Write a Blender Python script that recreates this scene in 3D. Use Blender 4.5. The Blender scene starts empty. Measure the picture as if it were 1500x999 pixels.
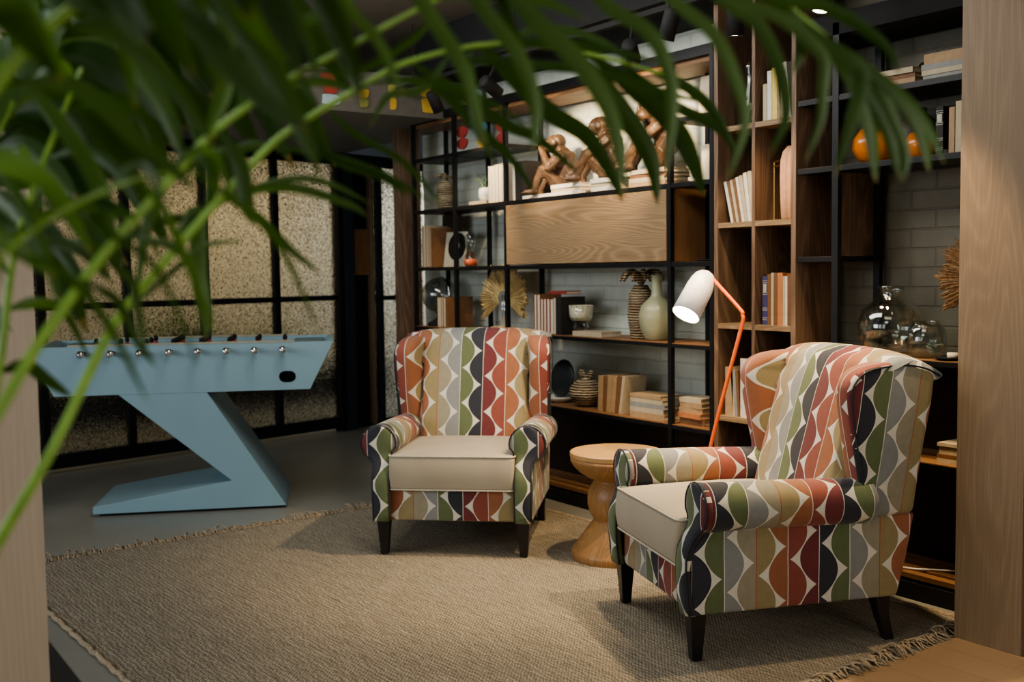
import bpy, bmesh, math, random
from mathutils import Vector, Matrix
random.seed(5)
sc = bpy.context.scene
COL = sc.collection
PI = math.pi
R = math.radians
sc.view_settings.view_transform = 'AgX'
sc.view_settings.look = 'AgX - Medium High Contrast'
sc.view_settings.exposure = -0.12

# ------------------------------------------------------------------ objects
def tag(o, label=None, cat=None, group=None, kind=None):
    if label: o['label'] = label
    if cat: o['category'] = cat
    if group: o['group'] = group
    if kind: o['kind'] = kind
    return o

def thing(name, label, cat, loc=(0, 0, 0), rotz=0, group=None):
    o = bpy.data.objects.new(name, None)
    COL.objects.link(o)
    o.empty_display_size = .05
    o.location = loc
    o.rotation_euler = (0, 0, rotz)
    return tag(o, label, cat, group)

def obj(name, bm, mat, parent=None, smooth=False, loc=None, rot=None):
    me = bpy.data.meshes.new(name)
    bm.normal_update()
    bm.to_mesh(me)
    bm.free()
    me.materials.append(mat)
    if smooth:
        for p in me.polygons: p.use_smooth = True
    o = bpy.data.objects.new(name, me)
    COL.objects.link(o)
    if parent: o.parent = parent
    if loc: o.location = loc
    if rot: o.rotation_euler = rot
    return o

def struct(name, bm, mat, parent=None, smooth=False):
    o = obj(name, bm, mat, parent, smooth)
    if not parent: o['kind'] = 'structure'
    return o

def bevel_mod(o, w, seg=2):
    m = o.modifiers.new('bevel', 'BEVEL'); m.width = w; m.segments = seg; m.limit_method = 'ANGLE'; m.angle_limit = R(40)
    return o

def dup(root, loc, rotz=None, label=None, group=None):
    r = root.copy(); COL.objects.link(r); r.location = loc
    if rotz is not None: r.rotation_euler = (0, 0, rotz)
    if label: r['label'] = label
    if group: r['group'] = group
    for ch in list(root.children):
        c = ch.copy(); COL.objects.link(c); c.parent = r
        for g in list(ch.children):
            d = g.copy(); COL.objects.link(d); d.parent = c
    return r

# ------------------------------------------------------------------ shapes
def BM(): return bmesh.new()

def box(bm, x0, x1, y0, y1, z0, z1, M=None):
    vs = [bm.verts.new(v) for v in ((x0,y0,z0),(x1,y0,z0),(x1,y1,z0),(x0,y1,z0),(x0,y0,z1),(x1,y0,z1),(x1,y1,z1),(x0,y1,z1))]
    for f in ((0,3,2,1),(4,5,6,7),(0,1,5,4),(1,2,6,5),(2,3,7,6),(3,0,4,7)):
        bm.faces.new([vs[i] for i in f])
    if M:
        for v in vs: v.co = M @ v.co
    return bm

def bx(*a, **k): return box(BM(), *a, **k)

def catmull(pts, n=6):
    P = [Vector(p) for p in pts]
    if len(P) < 3: return P
    out = []
    Q = [P[0]*2-P[1]] + P + [P[-1]*2-P[-2]]
    for i in range(1, len(Q)-2):
        a, b, c, d = Q[i-1], Q[i], Q[i+1], Q[i+2]
        for k in range(n):
            t = k/n
            out.append(.5*((2*b)+(c-a)*t+(2*a-5*b+4*c-d)*t*t+(3*b-a-3*c+d)*t**3))
    out.append(P[-1])
    return out

def tube(bm, pts, r, seg=8, cap=True):
    P = [Vector(p) for p in pts]
    n = len(P)
    rr = r if isinstance(r, (list, tuple)) else [r]*n
    rings = []
    t0 = (P[1]-P[0]).normalized()
    up = Vector((0,0,1)) if abs(t0.z) < .9 else Vector((1,0,0))
    u = t0.cross(up).normalized()
    for i in range(n):
        t = (P[min(i+1,n-1)]-P[max(i-1,0)]).normalized()
        u = (u - t*u.dot(t)).normalized()
        w = t.cross(u)
        rings.append([bm.verts.new(P[i]+(u*math.cos(2*PI*k/seg)+w*math.sin(2*PI*k/seg))*rr[i]) for k in range(seg)])
    for i in range(n-1):
        for k in range(seg):
            bm.faces.new((rings[i][k],rings[i][(k+1)%seg],rings[i+1][(k+1)%seg],rings[i+1][k]))
    if cap:
        bm.faces.new(rings[0][::-1]); bm.faces.new(rings[-1])
    return bm

def lathe(bm, prof, c=(0,0,0), seg=32, ripple=0, nr=0):
    c = Vector(c); rings = []
    for r, z in prof:
        if r < 1e-5: rings.append([bm.verts.new(c+Vector((0,0,z)))])
        else: rings.append([bm.verts.new(c+Vector(((r*(1+ripple*math.cos(nr*2*PI*k/seg)))*math.cos(2*PI*k/seg),(r*(1+ripple*math.cos(nr*2*PI*k/seg)))*math.sin(2*PI*k/seg),z))) for k in range(seg)])
    for a, b in zip(rings, rings[1:]):
        if len(a) == 1 and len(b) == 1: continue
        for k in range(seg):
            k2 = (k+1) % seg
            if len(a) == 1: bm.faces.new((a[0], b[k2], b[k])) if False else bm.faces.new((a[0], b[k], b[k2])[::-1])
            elif len(b) == 1: bm.faces.new((a[k], a[k2], b[0]))
            else: bm.faces.new((a[k], a[k2], b[k2], b[k]))
    bmesh.ops.recalc_face_normals(bm, faces=bm.faces)
    return bm

def prism(bm, poly, d0, d1, axis='y', M=None):
    """extrude a polygon; axis x: poly=(y,z); axis y: poly=(x,z); axis z: poly=(x,y)"""
    def P(a, b, d):
        v = {'x': (d,a,b), 'y': (a,d,b), 'z': (a,b,d)}[axis]
        v = Vector(v)
        return M @ v if M else v
    A = [bm.verts.new(P(a,b,d0)) for a,b in poly]
    B = [bm.verts.new(P(a,b,d1)) for a,b in poly]
    n = len(poly)
    fs = [bm.faces.new(A), bm.faces.new(B[::-1])]
    for i in range(n): fs.append(bm.faces.new((A[i],B[i],B[(i+1)%n],A[(i+1)%n])))
    bmesh.ops.recalc_face_normals(bm, faces=fs)
    return bm

def sphere(bm, c, r, sx=1, sy=1, sz=1, sub=2, M=None):
    res = bmesh.ops.create_icosphere(bm, subdivisions=sub, radius=1)
    for v in res['verts']:
        p = Vector((v.co.x*r*sx, v.co.y*r*sy, v.co.z*r*sz))
        if M: p = M @ p
        v.co = p + Vector(c)
    return bm

# ------------------------------------------------------------------ node helpers
class NT:
    def __init__(s, name):
        s.m = bpy.data.materials.new(name); s.m.use_nodes = True
        s.t = s.m.node_tree; s.t.nodes.clear()
        s.out = s.t.nodes.new('ShaderNodeOutputMaterial')
    def n(s, kind, **k):
        nd = s.t.nodes.new('ShaderNode'+kind)
        for a, v in k.items():
            if a.startswith('i_'):
                key = a[2:].replace('_', ' ')
                s.set(nd.inputs[key], v)
            else: setattr(nd, a, v)
        return nd
    def set(s, sock, v):
        if isinstance(v, bpy.types.NodeSocket): s.t.links.new(v, sock)
        elif v is not None: sock.default_value = v
    def math(s, op, a, b=None, c=None):
        nd = s.t.nodes.new('ShaderNodeMath'); nd.operation = op
        for i, v in enumerate((a, b, c)):
            if v is not None: s.set(nd.inputs[i], v)
        return nd.outputs[0]
    def mix(s, f, a, b, mode='MIX'):
        nd = s.t.nodes.new('ShaderNodeMix'); nd.data_type = 'RGBA'; nd.blend_type = mode
        s.set(nd.inputs[0], f); s.set(nd.inputs[6], a); s.set(nd.inputs[7], b)
        return nd.outputs[2]
    def ramp(s, f, stops, mode='LINEAR'):
        nd = s.t.nodes.new('ShaderNodeValToRGB'); cr = nd.color_ramp; cr.interpolation = mode
        while len(cr.elements) < len(stops): cr.elements.new(.5)
        for e, (p, c) in zip(cr.elements, stops): e.position = p; e.color = (*c, 1) if len(c) == 3 else c
        s.set(nd.inputs[0], f)
        return nd.outputs[0]
    def coord(s, which='Object', scale=(1,1,1), rot=(0,0,0)):
        tc = s.t.nodes.new('ShaderNodeTexCoord'); mp = s.t.nodes.new('ShaderNodeMapping')
        mp.inputs['Scale'].default_value = scale; mp.inputs['Rotation'].default_value = rot
        s.t.links.new(tc.outputs[which], mp.inputs[0])
        return mp.outputs[0]
    def noise(s, vec, scale, detail=3, rough=.5, dist=0):
        nd = s.n('TexNoise', i_Scale=scale, i_Detail=detail, i_Roughness=rough, i_Distortion=dist)
        if vec is not None: s.set(nd.inputs['Vector'], vec)
        return nd.outputs['Fac']
    def bump(s, h, strength=.3, dist=.01):
        nd = s.n('Bump', i_Strength=strength, i_Distance=dist); s.set(nd.inputs['Height'], h)
        return nd.outputs[0]
    def bsdf(s, col=None, rough=.6, metal=0, normal=None, **k):
        nd = s.t.nodes.new('ShaderNodeBsdfPrincipled')
        s.set(nd.inputs['Base Color'], (*col, 1) if isinstance(col, tuple) and len(col) == 3 else col)
        s.set(nd.inputs['Roughness'], rough); nd.inputs['Metallic'].default_value = metal
        if normal is not None: s.set(nd.inputs['Normal'], normal)
        for a, v in k.items(): s.set(nd.inputs[a.replace('_', ' ')], v)
        s.t.links.new(nd.outputs[0], s.out.inputs[0])
        return nd

def plain(name, col, rough=.5, metal=0, var=.12, bump=0, nscale=30, **k):
    t = NT(name); v = t.coord('Object')
    nz = t.noise(v, nscale, 4)
    c2 = tuple(min(1, x*(1+var)) for x in col); c1 = tuple(x*(1-var) for x in col)
    c = t.ramp(nz, [(.3, c1), (.7, c2)])
    nm = t.bump(nz, bump, .004) if bump else None
    t.bsdf(c, rough, metal, nm, **k)
    return t.m

def wood(name, c0, c1, axis='z', scale=1., rough=.5, wave=9., bump=.15, contrast=1.):
    """plain sawn wood: long grain along the axis with cathedral figure"""
    t = NT(name)
    st = {'x': (.12,1,1), 'y': (1,.12,1), 'z': (1,1,.12)}[axis]
    v = t.coord('Object', tuple(a*scale for a in st))
    big = t.noise(v, 3.2, 2, .4, .3)
    w = t.math('MULTIPLY', big, wave*5)
    fr = t.math('FRACT', w)
    ring = t.math('ABSOLUTE', t.math('SUBTRACT', t.math('MULTIPLY', fr, 2), 1))
    ring = t.math('POWER', ring, 2.2)
    st2 = {'x': (.02,1,1), 'y': (1,.02,1), 'z': (1,1,.02)}[axis]
    fine = t.noise(t.coord('Object', st2), 260, 3, .6)
    f = t.math('ADD', t.math('MULTIPLY', ring, .55*contrast), t.math('MULTIPLY', t.math('SUBTRACT', fine, .42), 1.1))
    f = t.math('ADD', f, t.math('MULTIPLY', t.math('SUBTRACT', t.noise(v, 2, 2), .5), .5))
    c = t.ramp(f, [(.0, c1), (.9, c0)])
    t.bsdf(c, rough, 0, t.bump(f, bump, .002))
    return t.m

def glassy(name, col=(1,1,1), rough=.02, ior=1.3, bump=None):
    t = NT(name)
    nm = None
    if bump and len(bump) > 3: pass
    if bump:
        v = t.coord('Object')
        nz = t.n('TexVoronoi', feature='SMOOTH_F1', i_Scale=bump[0]); t.set(nz.inputs['Vector'], t.mix(.03, v, t.n('TexNoise', i_Scale=bump[0]*.8).outputs['Color']))
        nm = t.bump(nz.outputs['Distance'], bump[1], bump[2])
        col = t.mix(1., (*col,1), t.ramp(nz.outputs['Distance'], [(.12,(.78,.78,.76)),(.42,(1,1,1))]), 'MULTIPLY')
    t.bsdf(col, rough, 0, nm, Transmission_Weight=1., IOR=ior)
    return t.m

M = {}
M['black'] = plain('blackened_steel', (.012,.013,.015), .45, .3, .15)
M['blackmat'] = plain('matte_black', (.008,.008,.009), .8)
M['oak_z'] = wood('oak_upright', (.29,.19,.125), (.13,.08,.05), 'z')
M['oak_x'] = wood('oak_across', (.44,.31,.185), (.23,.15,.08), 'x', contrast=.8, wave=13)
M['pillar'] = wood('ash_pillar', (.34,.25,.155), (.22,.155,.095), 'z', contrast=.5, wave=7)
M['pillar_pale'] = wood('pale_ash_pillar', (.72,.61,.49), (.60,.49,.38), 'z', contrast=.4)
M['slat'] = wood('slat_wood', (.34,.19,.09), (.2,.1,.045), 'x')
M['darkwood'] = wood('dark_wood', (.055,.032,.02), (.028,.016,.011), 'x', contrast=.5)
M['brownwood'] = wood('warm_veneer', (.42,.23,.10), (.28,.14,.06), 'z', contrast=.6)
M['stoolwood'] = wood('turned_wood', (.50,.29,.125), (.30,.155,.06), 'z', contrast=.7, rough=.38)
M['stooltop'] = wood('stool_top', (.62,.40,.19), (.50,.30,.13), 'x', contrast=.5, rough=.35)
M['chrome'] = plain('chrome', (.85,.86,.88), .08, 1., .02)
M['foos'] = plain('painted_blue_lacquer', (.26,.40,.465), .42, 0, .03, nscale=3)
M['foosrim'] = plain('table_rim', (.45,.43,.33), .3, .2)
M['foosfield'] = plain('playing_field', (.05,.16,.20), .35)
M['red'] = plain('red_paint', (.35,.06,.04), .4)
M['orange'] = plain('orange_powder_coat', (.72,.13,.025), .38, 0, .05)
M['white'] = plain('white_enamel', (.80,.80,.80), .35, 0, .02)
M['legs'] = plain('black_lacquered_wood', (.012,.011,.013), .28, 0, .2)
M['ceramic'] = plain('celadon_ceramic', (.33,.34,.22), .35, 0, .12, nscale=9)
M['terracotta'] = plain('terracotta', (.58,.33,.20), .7, 0, .1, .3)
M['orangeglaze'] = plain('orange_glaze', (.65,.20,.03), .2, 0, .1)
M['whitepot'] = plain('white_ceramic', (.72,.71,.66), .3, 0, .03)
M['greengls'] = glassy('green_glass', (.25,.5,.3), .05, 1.35)
def thin(name, tint, refl=.12):
    t = NT(name); tr = t.n('BsdfTransparent'); tr.inputs[0].default_value = (*tint,1)
    gl = t.n('BsdfGlossy'); gl.inputs['Roughness'].default_value = .03; gl.inputs[0].default_value = (1,1,1,1)
    lw = t.n('LayerWeight'); lw.inputs[0].default_value = .35
    mx = t.n('MixShader'); t.set(mx.inputs[0], t.math('ADD', t.math('MULTIPLY', lw.outputs['Facing'], .5), refl*.3))
    t.t.links.new(tr.outputs[0], mx.inputs[1]); t.t.links.new(gl.outputs[0], mx.inputs[2]); t.t.links.new(mx.outputs[0], t.out.inputs[0])
    return t.m
M['glass'] = thin('clear_glass', (.90,.93,.91))
M['smoke'] = thin('smoked_glass', (.62,.64,.63), .3)
M['page'] = None
t = NT('book_pages'); v = t.coord('Object', (1,1,1))
nz = t.noise(t.coord('Object', (400,400,6)), 1, 1)
t.bsdf(t.ramp(nz, [(.3,(.55,.47,.34)),(.7,(.80,.72,.56))]), .8); M['page'] = t.m
M['disc'] = plain('black_vinyl', (.01,.01,.011), .3)
M['sleeve'] = plain('grey_card_sleeve', (.40,.39,.32), .7, 0, .12)
M['straw'] = NT('dried_palm')
t = M['straw']; t.bsdf(t.ramp(t.noise(t.coord('Object',(60,60,8)), 2, 3), [(.3,(.38,.26,.10)),(.7,(.78,.62,.32))]), .7); M['straw'] = t.m
t = NT('dried_palm_brown'); t.bsdf(t.ramp(t.noise(t.coord('Object',(60,60,60)), 1.2, 3), [(.3,(.22,.12,.05)),(.7,(.55,.34,.17))]), .75); M['straw2'] = t.m

def wicker(name, a, b):
    t = NT(name); v = t.coord('Object')
    w1 = t.n('TexWave', bands_direction='Z', i_Scale=22, i_Distortion=2.2, i_Detail=2); t.set(w1.inputs['Vector'], v)
    w2 = t.n('TexWave', wave_type='RINGS', i_Scale=13, i_Distortion=6); t.set(w2.inputs['Vector'], v)
    f = t.math('MULTIPLY', w1.outputs['Fac'], t.math('ADD', t.math('MULTIPLY', w2.outputs['Fac'], .5), .5))
    t.bsdf(t.ramp(f, [(.1,b),(.6,a)]), .75, 0, t.bump(f, 1., .012))
    return t.m
M['wicker'] = wicker('braided_seagrass', (.50,.38,.23), (.10,.065,.035))
M['wicker2'] = wicker('light_wicker', (.60,.50,.33), (.16,.115,.07))
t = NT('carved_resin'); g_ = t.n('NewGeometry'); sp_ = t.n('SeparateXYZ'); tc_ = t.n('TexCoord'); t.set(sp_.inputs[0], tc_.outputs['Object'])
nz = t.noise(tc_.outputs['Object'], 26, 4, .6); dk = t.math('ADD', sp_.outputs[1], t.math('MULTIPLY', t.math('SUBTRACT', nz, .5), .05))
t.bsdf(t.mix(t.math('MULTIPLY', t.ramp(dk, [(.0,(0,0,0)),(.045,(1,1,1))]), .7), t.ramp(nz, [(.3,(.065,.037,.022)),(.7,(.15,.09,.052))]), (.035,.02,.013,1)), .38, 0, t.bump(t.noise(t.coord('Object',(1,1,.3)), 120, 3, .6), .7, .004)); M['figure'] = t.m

# painted brick
def brick(name, c, dark):
    t = NT(name); v = t.coord('Object', (1,1,1), (R(90),0,0))
    b = t.n('TexBrick', i_Scale=1., i_Mortar_Size=.006, i_Mortar_Smooth=.6, i_Brick_Width=.245, i_Row_Height=.084)
    t.set(b.inputs['Vector'], v)
    b.inputs['Color1'].default_value = (1,1,1,1); b.inputs['Color2'].default_value = (.92,.92,.92,1); b.inputs['Mortar'].default_value = (0,0,0,1)
    nz = t.noise(t.coord('Object'), 14, 5, .6); n2 = t.noise(t.coord('Object'), 60, 3)
    h = t.math('ADD', t.math('SUBTRACT', 1, b.outputs['Fac']), t.math('ADD', t.math('MULTIPLY', nz, .5), t.math('MULTIPLY', n2, .18)))
    cc = t.mix(t.math('MULTIPLY', b.outputs['Fac'], .28), t.ramp(nz, [(.3, tuple(x*.88 for x in c)), (.7, c)]), (*dark,1))
    t.bsdf(cc, .6, 0, t.bump(h, .6, .008))
    return t.m
M['brickdim'] = brick('shaded_painted_brick', (.19,.175,.13), (.13,.12,.09))  # darker copy of the wall brick, with the right side's shade in its colour
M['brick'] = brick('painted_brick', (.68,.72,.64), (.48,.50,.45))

# concrete floor
t = NT('polished_concrete'); v = t.coord('Object')
n1 = t.noise(v, 1.3, 5, .6); n2 = t.noise(v, 45, 3)
f = t.math('ADD', t.math('MULTIPLY', n1, .8), t.math('MULTIPLY', n2, .2))
t.bsdf(t.ramp(f, [(.3,(.22,.22,.195)),(.7,(.33,.325,.285))]), t.ramp(n1, [(.3,(.28,)*3),(.7,(.45,)*3)]), 0, t.bump(n2, .05, .002)); M['concrete'] = t.m
# wooden floor boards, running across
t = NT('floor_boards')
v = t.coord('Object')
b = t.n('TexBrick', offset=.37, i_Scale=1., i_Mortar_Size=.0008, i_Brick_Width=1.9, i_Row_Height=.16); t.set(b.inputs['Vector'], v)
b.inputs['Color1'].default_value = (.40,.285,.18,1); b.inputs['Color2'].default_value = (.35,.245,.15,1); b.inputs['Mortar'].default_value = (.06,.035,.02,1)
g = t.noise(t.coord('Object', (3,60,1)), 1.5, 4, .6)
t.bsdf(t.mix(t.math('MULTIPLY', g, .6), b.outputs['Color'], (.3,.19,.10,1)), .45, 0, t.bump(g, .1, .002)); M['boards'] = t.m
M['floordark'] = plain('dark_floor_inlay', (.035,.033,.032), .5)

# jute rug: rows of twisted yarn
t = NT('jute_weave'); v = t.coord('Object')
w = t.n('TexWave', bands_direction='Y', i_Scale=17, i_Distortion=7, i_Detail=3, i_Detail_Scale=2); t.set(w.inputs['Vector'], v)
w2 = t.n('TexWave', bands_direction='DIAGONAL', i_Scale=40, i_Distortion=3); t.set(w2.inputs['Vector'], v)
n1 = t.noise(t.coord('Object', (1,14,1)), 6, 5, .7); n2 = t.noise(v, 170, 3, .7)
f = t.math('ADD', t.math('MULTIPLY', w.outputs['Fac'], .28), t.math('ADD', t.math('MULTIPLY', w2.outputs['Fac'], .22), t.math('MULTIPLY', n2, .75)))
c = t.ramp(t.math('ADD', t.math('MULTIPLY', f, .6), t.math('MULTIPLY', n1, .5)), [(.38,(.10,.086,.066)),(.62,(.295,.255,.19)),(.85,(.54,.47,.36))])
t.bsdf(c, .9, 0, t.bump(f, .9, .008)); M['rug'] = t.m
M['fringe'] = plain('jute_fringe', (.36,.29,.20), .9, 0, .35, nscale=90)

# ceilings
M['ceil'] = plain('dark_plaster', (.17,.155,.13), .8, 0, .15, nscale=2)
M['soffit'] = plain('grey_plaster', (.24,.24,.225), .7, 0, .1, nscale=2)
M['fascia'] = plain('fascia_paint', (.13,.12,.105), .8, 0, .08)
M['slate'] = plain('slate_blue_paint', (.028,.034,.040), .45)
M['cream'] = plain('cream_wall', (.68,.60,.44), .8, 0, .08, nscale=2)

# upholstery linen
t = NT('oatmeal_linen'); v = t.coord('Object')
n1 = t.noise(v, 500, 2, .7); n2 = t.noise(v, 6, 3)
t.bsdf(t.mix(t.math('MULTIPLY', n1, .35), t.ramp(n2, [(.3,(.42,.36,.27)),(.7,(.47,.41,.31))]), (.30,.25,.18,1)), .85, 0, t.bump(n1, .2, .001), Sheen_Weight=.2); M['linen'] = t.m
M['piping_dark'] = plain('charcoal_piping', (.03,.032,.036), .7)
M['piping_pale'] = plain('pale_piping', (.55,.50,.40), .8)

# patterned fabric: interlocking scallops in pairs of stripes
t = NT('scalloped_stripe_fabric')
tc = t.n('TexCoord'); sp = t.n('SeparateXYZ'); t.set(sp.inputs[0], tc.outputs['UV'])
U, V = sp.outputs[0], sp.outputs[1]
wob = t.math('MULTIPLY', t.math('SUBTRACT', t.noise(t.coord('UV'), 1.2, 2), .5), .05)
U = t.math('ADD', U, wob)
fx = t.math('FRACT', U); kf = t.math('FLOOR', U)
k4 = t.math('MODULO', t.math('ADD', kf, 400), 4)
V = t.math('ADD', V, t.math('MULTIPLY', k4, .25))
def scal(vv, a0=.09, a1=.54):
    q = t.math('SUBTRACT', t.math('MULTIPLY', t.math('FRACT', vv), 2), 1)
    return t.math('ADD', t.math('MULTIPLY', t.math('POWER', t.math('MAXIMUM', t.math('SUBTRACT', 1, t.math('MULTIPLY', q, q)), 0), .92), a1), a0)
wA = scal(V); wB = t.math('SUBTRACT', 1, scal(t.math('ADD', V, .5)))
mid = t.math('MULTIPLY', t.math('ADD', wA, wB), .5)
e = .022
inA = t.math('LESS_THAN', fx, t.math('SUBTRACT', t.math('MINIMUM', wA, mid), e))
inB = t.math('GREATER_THAN', fx, t.math('ADD', t.math('MAXIMUM', wB, mid), e))
kk = t.math('ADD', t.math('DIVIDE', k4, 4), .05)
OR, OC, BE, GR = (.34,.135,.068), (.33,.265,.135), (.33,.30,.215), (.27,.28,.27)
GN, NV, CR, RD = (.135,.17,.08), (.032,.035,.047), (.17,.036,.040), (.28,.078,.056)
cA = t.ramp(kk, [(0,OR),(.25,BE),(.5,GN),(.75,CR)], 'CONSTANT')
cB = t.ramp(kk, [(0,OC),(.25,GR),(.5,NV),(.75,RD)], 'CONSTANT')
WH = (.72,.69,.60,1)
c = t.mix(inA, WH, cA); c = t.mix(inB, c, cB)
edge = t.math('LESS_THAN', t.math('MINIMUM', fx, t.math('SUBTRACT', 1, fx)), .013)
nearleft = t.math('LESS_THAN', fx, .5)
# the line between ochre and beige is rust, the others are cream
rustl = t.math('MULTIPLY', t.math('ADD', t.math('MULTIPLY', t.math('COMPARE', k4, 0, .1), t.math('SUBTRACT', 1, nearleft)), t.math('MULTIPLY', t.math('COMPARE', k4, 1, .1), nearleft)), 1)
lc = t.mix(rustl, WH, (.42,.10,.04,1))
c = t.mix(edge, c, lc)
wash = t.noise(t.coord('UV'), 5, 4, .6)
c = t.mix(.35, c, t.ramp(wash, [(.3,(.62,.62,.62)),(.7,(1,1,1))]), 'MULTIPLY')
wv = t.noise(t.coord('UV'), 130, 2, .7)
t.bsdf(c, .8, 0, t.bump(wv, .15, .001), Sheen_Weight=.15); M['fabric'] = t.m

# leaves
def leafmat(name, a, b, tipc):
    t = NT(name); tc = t.n('TexCoord'); sp = t.n('SeparateXYZ'); t.set(sp.inputs[0], tc.outputs['UV'])
    st = t.math('FRACT', t.math('MULTIPLY', sp.outputs[0], 7))
    nz = t.noise(t.coord('Object'), 5, 3)
    c = t.ramp(nz, [(.35,a),(.65,b)])
    c = t.mix(t.math('MULTIPLY', st, .25), c, (*[x*.55 for x in a],1))
    tip = t.math('MULTIPLY', t.math('GREATER_THAN', sp.outputs[1], .955), .7)
    c = t.mix(tip, c, (*tipc,1))
    p = t.bsdf(c, .42, 0, t.bump(st, .12, .001), Specular_IOR_Level=.5)
    tr = t.n('BsdfTranslucent'); t.set(tr.inputs[0], t.mix(.5, c, (.25,.45,.03,1)))
    mx = t.n('MixShader'); mx.inputs[0].default_value = .4
    t.t.links.new(p.outputs[0], mx.inputs[1]); t.t.links.new(tr.outputs[0], mx.inputs[2]); t.t.links.new(mx.outputs[0], t.out.inputs[0])
    return t.m
M['leaf'] = leafmat('palm_leaf', (.065,.135,.04), (.12,.215,.07), (.30,.22,.08))
M['leafdark'] = leafmat('palm_leaf_deep', (.028,.075,.016), (.052,.125,.026), (.3,.2,.06))
M['stem'] = plain('palm_stem', (.30,.52,.09), .4, 0, .2)
# ================================================================== SETTING
YF, YB, YW = 3.75, 4.03, 4.10
struct('floor', bx(-12, 3, -4.5, 6, -.1, 0), M['concrete'])
struct('floor.001', bx(-2.19, 2.5, -1.0, 3.49, 0, .004), M['boards'])
struct('floor.002', bx(-5.2, -2.15, -1.0, .80, 0, .003), M['floordark'])
struct('wall_back', bx(-7.0, -3.42, YW, YW+.15, 0, 2.9), M['brick'])
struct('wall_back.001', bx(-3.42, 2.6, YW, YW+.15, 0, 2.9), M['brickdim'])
struct('ceiling', bx(-12, 3, -4.5, 6, 2.9, 3.0), M['ceil'])
# lowered ceiling over the game table with its coloured front band
struct('ceiling.001', bx(-9.6, -6.146, -2.5, YW, 2.38, 2.63), M['soffit'])
struct('trim_1', bx(-6.146, -6.126, -2.5, YW-.002, 2.37, 2.63), M['fascia'])
# big square posts
struct('pillar', bx(-2.195, -1.945, 3.48, YW, 0, 2.9), M['pillar'])  # unseen depth carried back to the wall to shade the right shelving
struct('pillar.001', bx(-2.66, -2.38, .27, .456, 0, 2.9), M['pillar_pale'])
struct('pillar.002', bx(-6.83, -6.72, YF, YF+.16, 0, 2.38), M['oak_z'])

# glass partition on the left ------------------------------------------------
G1 = Vector((-7.808, 1.519, 0)); ga = math.atan2(.978, -.21)
GM = Matrix.Translation(G1) @ Matrix.Rotation(ga, 4, 'Z')      # local x along the partition, local -y toward the room
win = thing('window_1', None, None); win['kind'] = 'structure'
win.matrix_world = GM
fr = BM()
posts = (-1.95, -1.3, -.65, .015, .645, 1.28, 1.93)
for tpos in posts: box(fr, tpos-.027, tpos+.027, -.03, .03, .03, 2.33)
box(fr, -2.5, 2.56, -.03, .03, 1.13, 1.172)
box(fr, -2.5, 2.56, -.035, .035, .03, .125)
box(fr, -2.5, 2.56, -.035, .035, 2.28, 2.38)
box(fr, 2.54, 2.60, -.05, .05, 0, 2.38)
bevel_mod(obj('window_frame', fr, M['black'], win), .003)
M['hammered'] = glassy('hammered_glass', (.90,.90,.86), .05, 1.28, bump=(76, .8, .018))
for a, b in zip((-1.95,)+posts[1:], posts[1:]+(2.56,)):
    for z0, z1 in ((.12, 1.135), (1.165, 2.29)):
        obj('pane', bx(a+.02, b-.02, -.004, .004, z0, z1), M['hammered'], win)
# dark doorway section
door = thing('door_1', None, None); door['kind'] = 'structure'; door.matrix_world = GM
obj('door_leaf', bx(2.60, 2.70, -.06, .02, 0, 2.38), M['slate'], door)
obj('opening_shade_slab', bx(2.70, 2.95, .04, .08, 0, 2.38), M['blackmat'], door)  # black slab stands in for the darkness beyond the opening
obj('wood_panel', bx(2.76, 2.92, .0, .04, 1.34, 1.74), M['brownwood'], door)
obj('post', bx(2.925, 2.945, -.03, .04, .02, 2.38), M['pillar'], door)
obj('lintel', bx(2.60, 3.6, -.03, .04, 2.28, 2.38), M['slate'], door)
win2 = thing('window_2', None, None); win2['kind'] = 'structure'; win2.matrix_world = GM
fr = BM()
box(fr, 2.985, 3.045, -.03, .03, .02, 2.28); box(fr, 2.945, 3.5, -.03, .03, 1.115, 1.155); box(fr, 2.945, 3.5, -.03, .03, 0, .06)
obj('window_frame', fr, M['slate'], win2)
M['frost'] = glassy('hammered_glass_fine', (.93,.95,.96), .08, 1.3, bump=(70, .9, .02))
obj('pane', bx(2.946, 3.55, -.004, .004, .05, 2.285), M['frost'], win2)

# the lit room behind the partition
def gx(name, *a, m, **k):
    o = obj(name, bx(*a), m); o.matrix_world = GM; tag(o, **k); return o
gx('wall_far', -5, 7.5, 1.7, 1.8, 0, 2.38, m=M['cream'], kind='structure')
gx('trim_2', -2.6, 3.4, .42, .75, .22, .56, m=M['blackmat'], kind='structure')
for k, tx in enumerate((-2.2, .1, 2.3)):
    pass
# plants behind the glass
def bushy(px, py, z, n, r, label, mat):
    th = thing('potted_plant', label, 'plant', GM @ Vector((px, py, z)))
    obj('pot', lathe(BM(), [(0,0),(.06,0),(.085,.13),(.075,.13),(.07,.1),(0,.1)]), M['whitepot'], th, True)
    b = BM(); rr = random.Random(n)
    for i in range(n):
        a = rr.uniform(0, 2*PI); el = rr.uniform(.3, 1.4); L = r*rr.uniform(.6, 1.1)
        d = Vector((math.cos(a)*math.cos(el), math.sin(a)*math.cos(el), math.sin(el)))
        s = d.cross(Vector((0,0,1))).normalized()*L*.16
        p0 = Vector((0,0,.12)); p1 = p0+d*L*.55; p2 = p0+d*L+Vector((0,0,-L*.25))
        vs = [b.verts.new(q) for q in (p0, p1-s, p2, p1+s)]
        b.faces.new(vs)
    obj('foliage', b, mat, th)
M['bush'] = plain('bush_green', (.16,.30,.06), .5, 0, .5)
M['bushyel'] = plain('bush_yellow_green', (.50,.60,.10), .5, 0, .4)
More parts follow.
